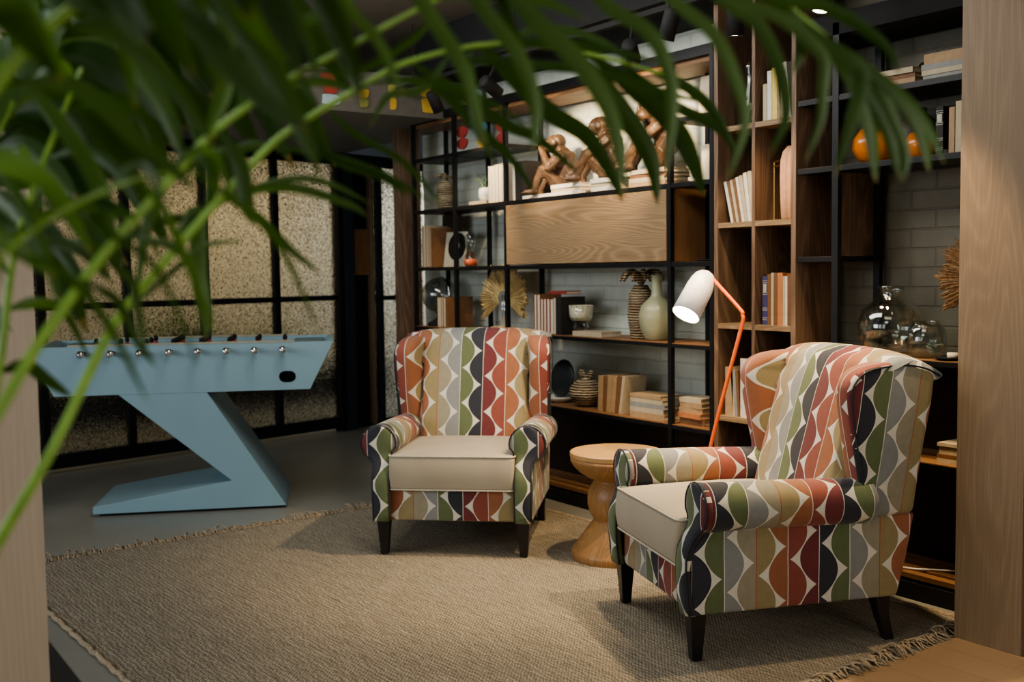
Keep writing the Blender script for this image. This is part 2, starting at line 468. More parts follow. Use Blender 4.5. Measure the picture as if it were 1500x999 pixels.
bushy(1.35, .60, .56, 110, .50, 'leafy green plant in white pot seen blurred through the hammered glass', M['bush'])
bushy(2.20, .60, .56, 60, .34, 'yellow green plant behind the glass pane nearest the dark doorway', M['bushyel'])

# ================================================================== ceiling rail and spots
rail = thing('track_rail', 'black ceiling track running above the shelving with spotlights hanging from it', 'light track')
b = BM()
box(b, -6.1, -1.2, 3.385, 3.415, 2.52, 2.545)
obj('rail', b, M['blackmat'], rail)
for x in (-5.9, -4.8, -3.5, -2.4, -1.4): obj('hanger', tube(BM(), [(x,3.4,2.54),(x,3.4,2.9)], .006, 6), M['blackmat'], rail)
duct = thing('ceiling_duct', 'dark boxed ceiling beam above the shelving', 'beam')
obj('casing', bx(-6.12, 2, 3.55, YW-.004, 2.62, 2.898), M['blackmat'], duct)
t = NT('lit_lens'); em = t.n('Emission', i_Color=(1,.86,.66,1), i_Strength=26.); t.t.links.new(em.outputs[0], t.out.inputs[0]); M['lens'] = t.m
def spot(x, y, z, aim, label, power=60, size=46, col=(1,.74,.45), lit=True):
    th = thing('spotlight', label, 'spotlight', (x, y, z), 0, 'black track spotlights')
    d = (Vector(aim)-Vector((x,y,z))).normalized()
    q = d.to_track_quat('-Z', 'Y').to_matrix().to_4x4()
    b = lathe(BM(), [(0,.13),(.032,.13),(.036,.12),(.036,0),(.030,0),(.028,.02),(0,.022)], seg=24)
    for v in b.verts: v.co = q @ v.co
    obj('lamp_housing', b, M['blackmat'], th, True)
    b = lathe(BM(), [(0,.004),(.027,.004)], seg=24)
    for v in b.verts: v.co = q @ v.co
    obj('lens', b, M['lens'] if lit else M['chrome'], th)
    obj('bracket', tube(BM(), [q @ Vector((0,0,.10)), (0,0,2.52-z)], .008, 8), M['blackmat'], th)
    L = bpy.data.lights.new('spot', 'SPOT'); L.energy = power; L.color = col; L.spot_size = R(size); L.spot_blend = .55; L.shadow_soft_size = .03
    o = bpy.data.objects.new('spot_light', L); COL.objects.link(o); o.parent = th
    o.location = d*.012; o.rotation_euler = d.to_track_quat('-Z', 'Y').to_euler()
    return th

# ================================================================== SHELVING
def shelf(bmb, x0, x1, z, y0=YF, y1=YB+.015):
    box(bmb, x0, x1, y0, y1, z-.022, z)
unit = thing('shelving_unit', 'tall black steel open shelving left of the wooden bookcase', 'shelves')
for x, top in ((-6.55,2.38),(-6.01,2.38),(-5.42,2.38),(-3.966,2.38),(-3.672,2.38)):
    for y in (YF+.0125, YB):
        obj('post', bx(x-.0125, x+.0125, y-.0125, y+.0125, 0, top), M['black'], unit)
def board(x0, x1, z, par, wood_top=True, y1=YB+.0125):
    o = obj('shelf_board', bx(x0, x1, YF+.002, y1, z-.024, z-.004), M['black'], par)
    if wood_top: obj('wood_top', bx(x0+.002, x1-.002, YF+.004, y1, z-.0042, z), M['slat' if z < 1.2 else 'darkwood'], o)
    return o
for x0, x1 in ((-6.54,-6.0225),(-5.9975,-5.4325),(-5.4075,-3.9785),(-3.9535,-3.6845)):
    for z in (.565, .98, 1.39, 1.785): board(x0, x1, z, unit)
for x0, x1 in ((-6.54,-6.0225),(-5.9975,-5.4325)): board(x0, x1, 2.14, unit)
board(-3.9535, -3.6845, 2.105, unit)
obj('crown', bx(-6.56, -3.66, YF, YB+.012, 2.38, 2.43), M['black'], unit)
obj('crown_board', bx(-6.56, -3.66, YF+.03, YB, 2.355, 2.38), M['slat'], unit)
obj('back_panel', bx(-6.56, -3.66, YB+.014, YB+.03, .10, .54), M['darkwood'], unit)
def base(par, x0, x1):
    for k in range(4):
        y = YF+.01+k*.072
        obj('slat', bx(x0, x1, y, y+.045, .085+k*.001, .105+k*.001), M['slat'], par)
    obj('base_rail', bx(x0, x1, YF+.004, YF+.03, 0, .07), M['blackmat'], par)
    obj('base_rail', bx(x0, x1, YB-.03, YB, 0, .07), M['blackmat'], par)
base(unit, -6.54, -3.69)

cab = thing('wall_cabinet', 'long oak fronted cabinet set into the steel shelving under the carved monkeys', 'cabinet')
bevel_mod(obj('cabinet_door', bx(-5.403, -3.983, YF-.004, YF+.014, 1.395, 1.757), M['oak_x'], cab), .002)
b = BM(); box(b, -5.403, -3.983, YF+.016, YB+.01, 1.393, 1.41); box(b, -5.403, -3.983, YF+.016, YB+.01, 1.742, 1.758); box(b, -5.403, -5.386, YF+.016, YB+.01, 1.41, 1.742); box(b, -5.403, -3.983, YB-.004, YB+.01, 1.41, 1.742)
obj('carcass', b, M['darkwood'], cab)
obj('side_panel', bx(-3.982, -3.979+.012, YF+.028, YB-.02, 1.392, 1.76), M['brownwood'], cab)
c2 = thing('back_board', 'dark wooden board closing the niche right of the long oak cabinet', 'panel')
obj('panel', bx(-3.9535, -3.6845, YB+.014, YB+.028, 1.392, 1.76), M['darkwood'], c2)
c3 = thing('back_board', 'dark wooden board behind the record sleeves at the shelving\'s left end', 'panel')
obj('panel', bx(-6.535, -6.30, YB-.05, YB-.036, 1.391, 1.758), M['darkwood'], c3)

bc = thing('bookcase', 'tall narrow wooden bookcase of square cubbies between the steel shelves', 'bookcase')
for n, x0, x1 in (('side_panel',-3.655,-3.628),('divider',-3.416,-3.396),('side_panel',-3.185,-3.158)):
    bevel_mod(obj(n, bx(x0, x1, YF, 4.0, 0, 2.6), M['oak_z'], bc), .0015)
obj('back_panel', bx(-3.655, -3.158, 4.0, 4.012, 0, 2.6), M['darkwood'], bc)
for z in (.2, .645, 1.09, 1.57, 2.02):
    for x0, x1 in ((-3.628,-3.416),(-3.396,-3.185)):
        obj('shelf_board', bx(x0, x1, YF+.001, 4.0, z-.024, z), M['oak_x'], bc)
obj('top_panel', bx(-3.655, -3.158, YF-.002, 4.012, 2.6, 2.617), M['darkwood'], bc)

ru = thing('shelving_unit', 'dim black steel shelving right of the wooden bookcase, behind the patterned armchair', 'shelves')
for x in (-2.948, -2.22):
    for y in (YF+.0125, YB+.02):
        obj('post', bx(x-.016, x+.016, y-.0125, y+.0125, 0, 2.38), M['black'], ru)
for x0, x1, zs in ((-3.15,-2.965,(.57,.98,1.40,1.785,2.08)),(-2.931,-2.237,(.57,.98,1.785,2.08))):
    for z in zs: board(x0, x1, z, ru, True, YB+.03)
obj('crown', bx(-3.155, -2.2, YF, YB+.03, 2.33, 2.42), M['blackmat'], ru)
obj('back_panel', bx(-3.15, -2.2, YB+.034, YB+.045, .10, .95), M['darkwood'], ru)
base(ru, -3.15, -2.24)
rb = thing('niche_box', 'brown wooden box niche in the steel frame right of the bookcase', 'box')
obj('side_panel', bx(-2.985, -2.967, YF+.03, YB+.03, 1.402, 1.76), M['oak_z'], rb)
obj('back_panel', bx(-3.15, -2.985, YB+.005, YB+.02, 1.402, 1.76), M['oak_z'], rb)

# ================================================================== BOOKS
bookmats = {}
def cmat(c):
    if c not in bookmats: bookmats[c] = plain('book_cloth', c, .65, 0, .12)
    return bookmats[c]
KR, BR, DK, WT, RD_, YL, BL, TN, GY, OG = (.50,.42,.29), (.20,.10,.045), (.02,.018,.016), (.70,.66,.57), (.24,.035,.03), (.72,.56,.16), (.06,.055,.16), (.40,.27,.15), (.28,.28,.26), (.50,.20,.08)
def book(x, y, z, th, d, h, c, label, group, pages_out=False, lean=0, flat=False, rz=0, stripes=None):
    """upright book: thickness along x, depth along y, height z; local origin bottom front left"""
    t_ = thing('book', label, 'book', (x, y, z), 0, group)
    b = BM(); k = .003
    box(b, 0, k, 0, d, 0, h); box(b, th-k, th, 0, d, 0, h)
    box(b, k, th-k, d-k if pages_out else 0, d if pages_out else k, 0, h)
    p = box(BM(), k, th-k, .004 if pages_out else k, d-(k if pages_out else .005), .004, h-.004)
    st = None
    if stripes:
        st = BM()
        for f in (.1,.14,.30,.34,.62,.66,.86,.9): box(st, -.0003, th+.0003, -.0008, .004, h*f, h*f+h*.012)
        box(st, th*.15, th*.85, -.0008, 0, h*.68, h*.84)
    T = Matrix.Rotation(lean, 4, 'Y')
    if flat: T = Matrix.Rotation(R(rz), 4, 'Z') @ Matrix(((0,0,1,0),(0,1,0,0),(1,0,0,0),(0,0,0,1)))
    elif rz: T = Matrix.Rotation(R(rz), 4, 'Z') @ T
    for m_ in (b, p, st):
        if m_:
            for v in m_.verts: v.co = T @ v.co
            if flat: bmesh.ops.reverse_faces(m_, faces=m_.faces)
    obj('cover', b, cmat(c), t_); obj('pages', p, M['page'], t_)
    if st: obj('spine_bands', st, cmat(stripes), t_)
    return t_
ORD = ['leftmost','second from left','third from left','fourth from left','fifth from left','sixth from left','seventh from left','eighth from left','ninth from left','tenth from left']
ORDT = ['lowest','second from bottom','third from bottom','fourth from bottom','fifth from bottom','sixth from bottom']
CN = {KR:'cream',BR:'brown',DK:'black',WT:'white',RD_:'dark red',YL:'yellow',BL:'purple blue',TN:'tan',GY:'grey',OG:'rust'}
def row(x, y, z, spec, where, group, gap=.0015):
    for i, s in enumerate(spec):
        th, h, c = s[:3]; kw = s[3] if len(s) > 3 else {}
        lab = '%s book, %s of %s' % (CN[c], ORD[i], where)
        d = kw.pop('d', .16)
        ln = kw.get('lean', 0)
        book(x, y, z+(th*math.sin(ln) if ln > 0 else 0), th, d, h, c, lab, group, **kw)
        x += th/math.cos(ln)+gap
    return x
def stack(x, y, z, spec, where, group):
    for i, s in enumerate(spec):
        th, w, d, c, rz = s
        ox = random.uniform(-.004,.004)
        book(x+ox, y+ox, z, th, d, w, c, '%s flat book, %s of %s' % (CN[c], ORDT[i], where), group, flat=True, rz=rz)
        z += th+.0006
    return z
PO = lambda **k: dict(pages_out=True, **k)
yb = 3.80
# left steel unit, upper shelf
book(-6.0+.1, 3.80, 1.785, .026, .13, .20, KR, 'single cream book lying flat under the small white plant pot', 'books on the upper left shelf', flat=True)
row(-5.655, 3.79, 1.785, [(.030,.235,WT,PO(d=.14)),(.034,.235,WT,PO(d=.14)),(.038,.24,WT,PO(d=.14)),(.042,.24,KR,PO(d=.14)),(.036,.24,WT,PO(d=.14))], 'the pale row right of the small white pot', 'pale books on the upper left shelf')
row(-5.39, 3.79, 1.785, [(.026,.235,WT,PO(d=.2)),(.055,.235,DK,dict(d=.2)),(.055,.235,DK,dict(d=.2))], 'three left of the monkeys', 'books beside the carved monkeys')
# records
row(-6.52, 3.80, 1.39, [(.018,.29,BR,PO(d=.2)),(.03,.29,KR,PO(d=.2)),(.03,.28,BR,PO(d=.2)),(.02,.28,TN,PO(d=.2)),(.02,.27,BR,PO(d=.2))], 'the thin sleeves left of the record', 'sleeves on the left shelf')
# globe shelf
row(-6.29, 3.78, .98, [(.022,.20,KR,PO(d=.15)),(.022,.20,KR,PO(d=.15)),(.026,.205,BR,PO(d=.15)),(.03,.205,BR,PO(d=.15)),(.03,.205,BR,dict(d=.2))], 'the row beside the smoked glass globe', 'books beside the globe')
# middle, red and cream
row(-5.17, 3.78, .98, [(.028,.235,RD_,PO(d=.16)),(.034,.235,BR,PO(d=.16)),(.028,.21,RD_,PO(d=.16)),(.030,.21,RD_,PO(d=.16)),(.032,.21,RD_,PO(d=.16)),(.034,.21,RD_,PO(d=.16)),(.02,.215,KR,PO(d=.16)),(.05,.22,DK,dict(d=.18))], 'the dark red row on the middle shelf', 'red bound books on the middle shelf')
book(-5.18+.13, 3.80, 1.2165, .018, .12, .17, RD_, 'dark red book lying flat on top of the red bound row', 'red bound books on the middle shelf', flat=True)
book(-4.97+.16, 3.79, .98, .028, .15, .26, KR, 'wide cream flat book under the glass candle holder', 'books on the middle shelf', flat=True)
# low shelf
row(-4.60, 3.80, .565, [(.040,.20,TN,dict(lean=.04)),(.03,.20,BR,dict(lean=.07)),(.036,.205,TN,dict(lean=.08)),(.034,.205,TN,dict(lean=.10)),(.03,.21,BR,dict(lean=.12)),(.022,.21,KR,dict(lean=.16))], 'the leaning row right of the wicker apple', 'leaning books on the low shelf')
stack(-4.32, 3.79, .565, [(.030,.27,.16,TN,0),(.026,.26,.16,KR,0),(.024,.27,.16,GY,0),(.024,.25,.15,KR,0),(.020,.24,.14,TN,0)], 'the low pile left of the steel post', 'flat books on the low shelf')
stack(-3.95, 3.80, .565, [(.034,.17,.16,BR,2),(.026,.165,.15,OG,-2),(.024,.16,.15,TN,3),(.026,.155,.15,TN,0),(.024,.15,.14,KR,2)], 'the low pile right of the steel post', 'flat books on the low shelf')
# under the monkeys
stack(-5.28, 3.78, 1.785, [(.022,.28,.17,WT,0)], 'the book under the left monkey\'s feet', 'books under the monkeys')
stack(-4.985, 3.78, 1.785, [(.022,.28,.17,WT,0),(.02,.27,.17,KR,1),(.022,.27,.17,WT,0)], 'the pile under the middle monkey', 'books under the monkeys')
stack(-4.62, 3.78, 1.785, [(.024,.25,.17,WT,0),(.022,.25,.17,KR,1),(.024,.24,.17,WT,-1)], 'the pile between middle and right monkey', 'books under the monkeys')
stack(-4.30, 3.78, 1.785, [(.024,.28,.18,TN,0),(.022,.27,.18,KR,0),(.020,.27,.18,BR,1),(.022,.27,.18,KR,-1)], 'the pile under the right monkey', 'books under the monkeys')
# bookcase
row(-3.375, 3.78, 2.02, [(.022,.17,KR),(.026,.225,WT),(.030,.235,YL),(.018,.235,TN),(.022,.25,KR,dict(lean=-.10)),(.03,.25,WT,dict(lean=-.12)),(.022,.25,DK,dict(lean=-.05))], 'the yellow and white row in the top cubby', 'books in the top cubby', .003)
xx = -3.572
row(xx, 3.78, 1.57, [(.016,.20,WT,dict(lean=-.24)),(.014,.20,BR,dict(lean=-.23)),(.016,.205,KR,dict(lean=-.22)),(.014,.21,BR,dict(lean=-.21)),(.016,.215,WT,dict(lean=-.20)),(.018,.22,KR,dict(lean=-.18)),(.02,.23,WT,dict(lean=-.15)),(.022,.235,KR,dict(lean=-.12))], 'the row beside the ribbed terracotta vase', 'leaning books in the bookcase', .002)
row(-3.375, 3.78, 1.09, [(.028,.225,BL,dict(stripes=(.5,.45,.35))),(.020,.235,BR),(.014,.24,KR),(.020,.225,BR),(.030,.24,OG),(.012,.225,KR),(.012,.225,WT),(.020,.235,BR),(.012,.225,KR)], 'the cubby row with the purple banded volume', 'books in the third cubby')
row(-3.61, 3.78, .645, [(.05,.235,TN),(.012,.23,KR,dict(lean=-.08)),(.016,.225,GY,dict(lean=-.08)),(.014,.22,BR,dict(lean=-.08)),(.062,.28,WT)], 'the cubby row behind the orange lamp stem', 'books in the low cubby')
# right steel unit
row(-2.565+.06, 3.80, 1.785, [(.03,.19,DK,dict(stripes=(.5,.5,.42))),(.018,.02,DK),(.024,.18,TN),(.024,.20,KR),(.03,.215,OG),(.024,.20,BR,dict(lean=-.1))], 'the row beside the orange gourd', 'books on the dim right shelf', .004)
stack(-2.93+.08, 3.79, 2.08, [(.024,.26,.16,TN,0),(.02,.25,.16,BR,1),(.022,.25,.16,KR,0)], 'the left pile on the top right shelf', 'flat books on the top right shelf')
stack(-2.56, 3.79, 2.08, [(.02,.30,.17,GY,0),(.02,.30,.17,KR,0),(.022,.29,.17,GY,1),(.04,.30,.17,TN,0)], 'the top shelf pile by the right pillar', 'flat books on the top right shelf')
stack(-2.48, 3.80, .57, [(.018,.2,.14,KR,0),(.016,.2,.14,BR,0),(.016,.19,.14,KR,0),(.014,.19,.14,TN,0),(.014,.19,.14,KR,0)], 'the low pile by the right pillar', 'flat books on the low right shelf')
# ================================================================== SHELF OBJECTS
def wpine(x, y, z, r, h, label, mat='wicker', crown=9, crown_l=.09):
    """braided pineapple: bumpy body with a crown of curling leaves"""
    th = thing('woven_pineapple', label, 'ornament', (x, y, z), 0, None)
    b = BM(); rows = int(h/(.016)); seg = 40
    prof = [(0,0)]
    for i in range(rows*4+1):
        u = i/(rows*4); rr = r*(.80+.20*math.sin(PI*min(1,u*1.05)))*(1 if u < .85 else 1-.35*(u-.85)/.15)
        prof.append((rr*(1+.05*math.sin(i*PI/2)), h*u))
    prof.append((0, h))
    lathe(b, prof, seg=seg)
    for v in b.verts:
        a = math.atan2(v.co.y, v.co.x); k = 1+.035*math.sin(a*14+v.co.z*120)
        v.co.x *= k; v.co.y *= k
    obj('woven_body', b, M[mat], th, True)
    for i in range(crown):
        a = i*2.4; l = crown_l*(.7+.3*((i*7)%3)/2)
        d = Vector((math.cos(a), math.sin(a), 0))
        pts = catmull([Vector((0,0,h-.01)), d*l*.35+Vector((0,0,h+l*.55)), d*l*.85+Vector((0,0,h+l*.6)), d*l*1.15+Vector((0,0,h+l*.2))], 4)
        n = len(pts)
        obj('crown_leaf', tube(BM(), pts, [.004+.010*math.sin(PI*min(1,(j+.6)/n)) for j in range(n)], 6), M[mat], th, True)
    return th
wpine(-6.34, 3.89, 1.785, .062, .20, 'slim braided straw pineapple on the upper left shelf', 'wicker2', 6, .06)
wpine(-4.345, 3.90, .98, .070, .29, 'tall braided seagrass pineapple vase with curling crown on the middle shelf', 'wicker', 11, .12)
# wicker apple
th = thing('wicker_apple', 'round wicker apple ornament on the low shelf behind the left armchair', 'ornament', (-4.80, 3.88, .565))
b = BM(); prof = [(0,0)]
for i in range(61):
    a = -PI/2+PI*i/60; prof.append((max(.0,.098*math.cos(a))*(1+.03*math.sin(i*1.6)), .082+.082*math.sin(a)))
prof = [p for p in prof if p[0] > .0001 or p[1] == 0] + [(0,.164)]
obj('woven_body', lathe(b, prof, seg=48, ripple=.02, nr=18), M['wicker2'], th, True)
for s in (-1, 1):
    b = BM(); tube(b, catmull([(0,0,.155),(s*.02,0,.185),(s*.045,0,.205),(s*.05,0,.19),(s*.03,0,.165)],4), .011, 8); obj('leaf_loop', b, M['wicker2'], th, True)
# celadon bottle
th = thing('bottle_vase', 'celadon bottle vase with long neck beside the seagrass pineapple', 'vase', (-4.17, 3.855, .98))
obj('body', lathe(BM(), [(0,0),(.055,0),(.066,.01),(.088,.06),(.098,.11),(.097,.14),(.082,.185),(.05,.215),(.032,.235),(.027,.26),(.026,.30),(.030,.335),(.034,.345),(.030,.345),(.022,.30),(.022,.25),(0,.24)], seg=40), M['ceramic'], th, True)
# candle holder
th = thing('candle_holder', 'ribbed glass candle holder filled with cream wax on a flat book', 'candle holder', (-4.83, 3.87, 1.012))
obj('glass_foot', lathe(BM(), [(0,.0),(.045,0),(.05,.012),(.042,.03),(.066,.06),(.076,.14),(.072,.14),(.062,.062),(0,.05)], seg=36, ripple=.02, nr=12), M['glass'], th, True)
obj('ribbed_cup', lathe(BM(), [(0,.053),(.055,.053),(.066,.075),(.072,.14),(.067,.14),(.06,.115),(0,.112)], seg=36, ripple=.012, nr=16), M['page'], th, True)
# glass globe
th = thing('glass_globe', 'smoked glass globe on a dark turned stand at the left end of the shelf', 'globe', (-6.43, 3.88, .98))
obj('stand', lathe(BM(), [(0,0),(.085,0),(.085,.02),(.05,.035),(.022,.055),(.018,.08),(.03,.09),(.012,.10),(0,.10)], seg=28), M['blackmat'], th, True)
b = BM(); bmesh.ops.create_uvsphere(b, u_segments=40, v_segments=24, radius=.125)
for v in b.verts: v.co.z += .215
obj('sphere', b, M['smoke'], th, True)
b = BM(); tube(b, [Vector((.132*math.cos(a),0,.215+.132*math.sin(a))) for a in [R(-100+i*10) for i in range(20)]], .004, 6); obj('meridian_ring', b, M['chrome'], th, True)
# vinyl record and sleeve
th = thing('record_sleeve', 'record sleeve with a black disc leaning beside the hourglass', 'record', (-6.33, 3.80, 1.39), R(6))
T = Matrix.Rotation(R(-8), 4, 'X')
o = obj('sleeve', bx(0,.235,.06,.066,0,.25,M=T), M['sleeve'], th)
b = lathe(BM(), [(0,0),(.095,0),(.095,.002),(0,.002)], seg=48)
T2 = T @ Matrix.Translation((.135,.058,.15)) @ Matrix.Rotation(R(90),4,'X')
for v in b.verts: v.co = T2 @ v.co
obj('disc', b, M['disc'], th)
b = lathe(BM(), [(0,.0025),(.03,.0025),(.03,.0035),(0,.0035)], seg=32)
for v in b.verts: v.co = T2 @ v.co
obj('disc_label', b, cmat(GY), th)
# hourglass
th = thing('hourglass', 'glass hourglass with orange sand in its lower bulb', 'hourglass', (-5.94, 3.83, 1.39))
obj('glass_body', lathe(BM(), [(0,0),(.035,0),(.045,.012),(.048,.04),(.042,.07),(.022,.095),(.016,.105),(.026,.12),(.036,.14),(.036,.20),(.03,.21),(0,.21)], seg=30), M['glass'], th, True)
obj('sand', lathe(BM(), [(0,.006),(.034,.006),(.042,.02),(.043,.042),(.02,.05),(0,.052)], seg=30), plain('orange_sand', (.80,.16,.06), .7), th, True)
# small plant
th = thing('potted_plant', 'small white pot with a leafy green sprig on a cream book', 'plant', (-5.80, 3.86, 1.812))
obj('pot', lathe(BM(), [(0,0),(.03,0),(.042,.02),(.044,.06),(.038,.085),(.033,.085),(.034,.05),(0,.04)], seg=30), M['whitepot'], th, True)
b = BM(); rr = random.Random(3)
for i in range(46):
    a = rr.uniform(0,2*PI); r_ = rr.uniform(.01,.085); zz = rr.uniform(.09,.17); d = Vector((math.cos(a),math.sin(a),.2)); s = Vector((-d.y,d.x,0))*.009
    p = Vector((r_*math.cos(a), r_*math.sin(a), zz))
    b.faces.new([b.verts.new(q) for q in (p, p+d*.015-s, p+d*.032, p+d*.015+s)])
for i in range(8):
    a = i*.8; tube(b, [(0,0,.05),(.03*math.cos(a),.03*math.sin(a),.11),(.07*math.cos(a),.07*math.sin(a),.15)], .0012, 4)
obj('foliage', b, M['bush'], th)
# dried palm fans
def palmfan(x, y, z, base, r, stemz, label, mat, lean=0, a0=-35, a1=215, cut=.055, n=230):
    th = thing('dried_palm_fan', label, 'ornament', (x, y, z), R(8))
    c = Vector((0,0,stemz)); rr = random.Random(int(r*1000))
    b = BM()
    for i in range(n):
        a = R(a0+(a1-a0)*(i+rr.uniform(-.6,.6))/n); L = r*rr.uniform(.86,1.03)*(1-.12*abs(math.sin(a*6)))
        d = Vector((math.cos(a),0,math.sin(a))); s = Vector((-d.z,0,d.x))
        yy = rr.uniform(-.012,.012)
        p0 = c+d*cut+Vector((0,yy*.4,0)); p1 = c+d*(cut+(L-cut)*.84)+Vector((0,yy,0))+s*rr.uniform(-.004,.004); p2 = c+d*L+Vector((0,yy*2,0))+s*rr.uniform(-.012,.012)
        w0, w1 = .0025, .0075
        f = [p0-s*w0, p1-s*w1, p2, p1+s*w1, p0+s*w0]
        vs = [b.verts.new(q+Vector((0,(.004 if k in (1,3) else 0),0))) for k, q in enumerate(f)]
        b.faces.new(vs)
        m_ = b.verts.new(p1+Vector((0,-.006,0)))
        b.faces.new((vs[0],vs[1],m_)); b.faces.new((vs[1],vs[2],m_)); b.faces.new((vs[2],vs[3],m_)); b.faces.new((vs[3],vs[4],m_))
    obj('fan_blades', b, mat, th)
    b = BM(); tube(b, [c+Vector((math.cos(R(a0+(a1-a0)*i/16))*cut,0,math.sin(R(a0+(a1-a0)*i/16))*cut)) for i in range(17)], .006, 8); obj('rim', b, mat, th, True)
    if base:
        for s in (-.012,.012): obj('stem', tube(BM(), [(s,0,.02),(s*.8,0,stemz+.03)], .003, 8), M['chrome'], th, True)
        bevel_mod(obj('base', bx(-.07,.07,-.05,.05,0,.022), M['straw'], th), .003)
    return th
palmfan(-5.62, 3.87, .98, True, .245, .20, 'large dried palm fan on a thin stand behind the left armchair', M['straw'])
palmfan(-2.33, 3.93, .98, True, .25, .32, 'brown dried palm fan half hidden by the right wooden pillar', M['straw2'])
# dark disc ornament and bowl
th = thing('disc_ornament', 'dark round disc ornament standing in a pale dish on the low shelf', 'ornament', (-5.08, 3.9, .565))
b = lathe(BM(), [(0,-.01),(.10,-.01),(.115,0),(.10,.01),(0,.01)], seg=40)
for v in b.verts: v.co = Matrix.Translation((0,.02,.14)) @ Matrix.Rotation(R(80),4,'X') @ v.co
obj('disc', b, M['smoke'] if False else M['slate'], th, True)
obj('dish', lathe(BM(), [(0,0),(.06,0),(.09,.02),(.1,.035),(.094,.035),(.06,.012),(0,.010)], seg=36), M['whitepot'], th, True)
# right of the monkeys
th = thing('canvas_panel', 'pale cream canvas panel propped right of the carved monkeys', 'panel', (-3.93, 3.93, 1.785))
obj('canvas', bx(0,.16,0,.02,0,.20,M=Matrix.Rotation(R(-6),4,'X')), M['cream'], th)
th = thing('stone_tile', 'pale textured tile standing on the top shelf beside the bookcase', 'tile', (-3.93, 3.92, 2.105))
obj('slab', bx(0,.20,0,.02,0,.22,M=Matrix.Rotation(R(-5),4,'X')), M['cream'], th)
for zz, lab, m_, hh in ((1.785,'green ribbed glass bottle vase with a dried flower beside the bookcase','greengls',.20),(2.105,'small clear glass vase on the top shelf beside the bookcase','glass',.13)):
    th = thing('glass_vase', lab, 'vase', (-3.72, 3.85, zz))
    obj('body', lathe(BM(), [(0,0),(.024,0),(.028,.01),(.028,hh*.7),(.018,hh*.85),(.02,hh),(.017,hh),(.015,hh*.85),(.024,hh*.68),(.024,.012),(0,.01)], seg=28, ripple=.05, nr=8), M[m_], th, True)
    if m_ == 'greengls':
        b = BM(); tube(b, [(0,0,.02),(0,0,hh+.03)], .002, 5)
        for i in range(14):
            a = i*.9; tube(b, [(0,0,hh+.03),(.02*math.cos(a),.02*math.sin(a),hh+.045),(.036*math.cos(a),.036*math.sin(a),hh+.03)], .0035, 5)
        obj('dried_flower', b, M['straw'], th)
# small dark clamp in the niche
th = thing('metal_stand', 'little black metal stand in the dark niche right of the oak cabinet', 'stand', (-3.76, 3.80, 1.39))
b = BM(); tube(b, [(-.05,0,.006),(.03,0,.006),(.06,.05,.06)], .006, 6); tube(b, [(.03,0,.006),(.03,.05,.006)], .006, 6); box(b, .01,.065,.02,.08,.05,.058)
obj('frame', b, M['black'], th)
# bookcase ornaments
th = thing('glass_decanter', 'tall clear glass decanter on a dark saucer in the top left cubby', 'decanter', (-3.52, 3.86, 2.02))
obj('body', lathe(BM(), [(0,.02),(.05,.02),(.056,.04),(.052,.12),(.03,.18),(.02,.22),(.028,.27),(.036,.31),(.03,.31),(.016,.22),(.045,.11),(.048,.03),(0,.026)], seg=36), M['glass'], th, True)
obj('saucer', lathe(BM(), [(0,0),(.05,0),(.075,.016),(.07,.018),(0,.012)], seg=32), M['black'], th, True)
th = thing('cactus_vase', 'ribbed terracotta cactus shaped vase in the bookcase', 'vase', (-3.265, 3.87, 1.57))
obj('body', lathe(BM(), [(0,0),(.052,0),(.062,.01),(.066,.10),(.068,.20),(.066,.27),(.055,.31),(.035,.335),(.012,.335),(0,.325)], seg=130, ripple=0, nr=11), M['terracotta'], th, True)
for v in th.children[0].data.vertices:
    a = math.atan2(v.co.y, v.co.x); k = .84+.16*abs(math.sin(a*6.5)); v.co.x *= k; v.co.y *= k
th = thing('brass_knob', 'tiny brass ornament left of the ribbed terracotta vase', 'ornament', (-3.36, 3.84, 1.57))
b = BM(); tube(b, [(0,0,0),(0,0,.27)], .003, 6); tube(b, [(0,0,.25),(.03,0,.25)], .004, 6); tube(b, [(0,0,.27),(.03,0,.275)], .004, 6); lathe(b, [(0,0),(.025,0),(.02,.006),(0,.006)])
obj('arm', b, plain('brass', (.6,.42,.16), .25, 1.), th)
th = thing('abstract_figure', 'slender dark teal figure in the shadowed cubby behind the lamp', 'figurine', (-3.50, 3.90, 1.09))
obj('body', lathe(BM(), [(0,0),(.035,0),(.035,.012),(.012,.02),(.010,.08),(.022,.13),(.028,.18),(.022,.22),(.010,.26),(.018,.29),(.022,.32),(.012,.35),(0,.355)], seg=24), plain('teal_patina', (.03,.06,.06), .4), th, True)
# right unit
def gourd(x, label, s):
    th = thing('gourd_vase', label, 'vase', (x, 3.88, 1.785))
    obj('body', lathe(BM(), [(0,0),(.04*s,0),(.075*s,.02*s),(.095*s,.06*s),(.092*s,.10*s),(.065*s,.14*s),(.02*s,.155*s),(0,.155*s)], seg=36, ripple=.02, nr=10), M['orangeglaze'], th, True)
    obj('stalk', tube(BM(), catmull([(0,0,.15*s),(.004,0,.175*s),(.022,0,.195*s)],4), .008*s, 8), M['darkwood'], th, True)
gourd(-2.835, 'glossy orange gourd vase nearest the bookcase on the dim shelf', 1.05)
gourd(-2.62, 'smaller orange gourd vase right of the glossy one on the dim shelf', .75)
th = thing('round_vase', 'dark brown round vase behind the orange gourds', 'vase', (-2.70, 3.96, 1.785))
obj('body', lathe(BM(), [(0,0),(.05,0),(.085,.04),(.10,.10),(.085,.16),(.04,.20),(.04,.22),(.03,.22),(.03,.19),(0,.18)], seg=36), M['darkwood'], th, True)
th = thing('round_vase', 'small dark pot between the book piles on the top right shelf', 'vase', (-2.60, 3.90, 2.08))
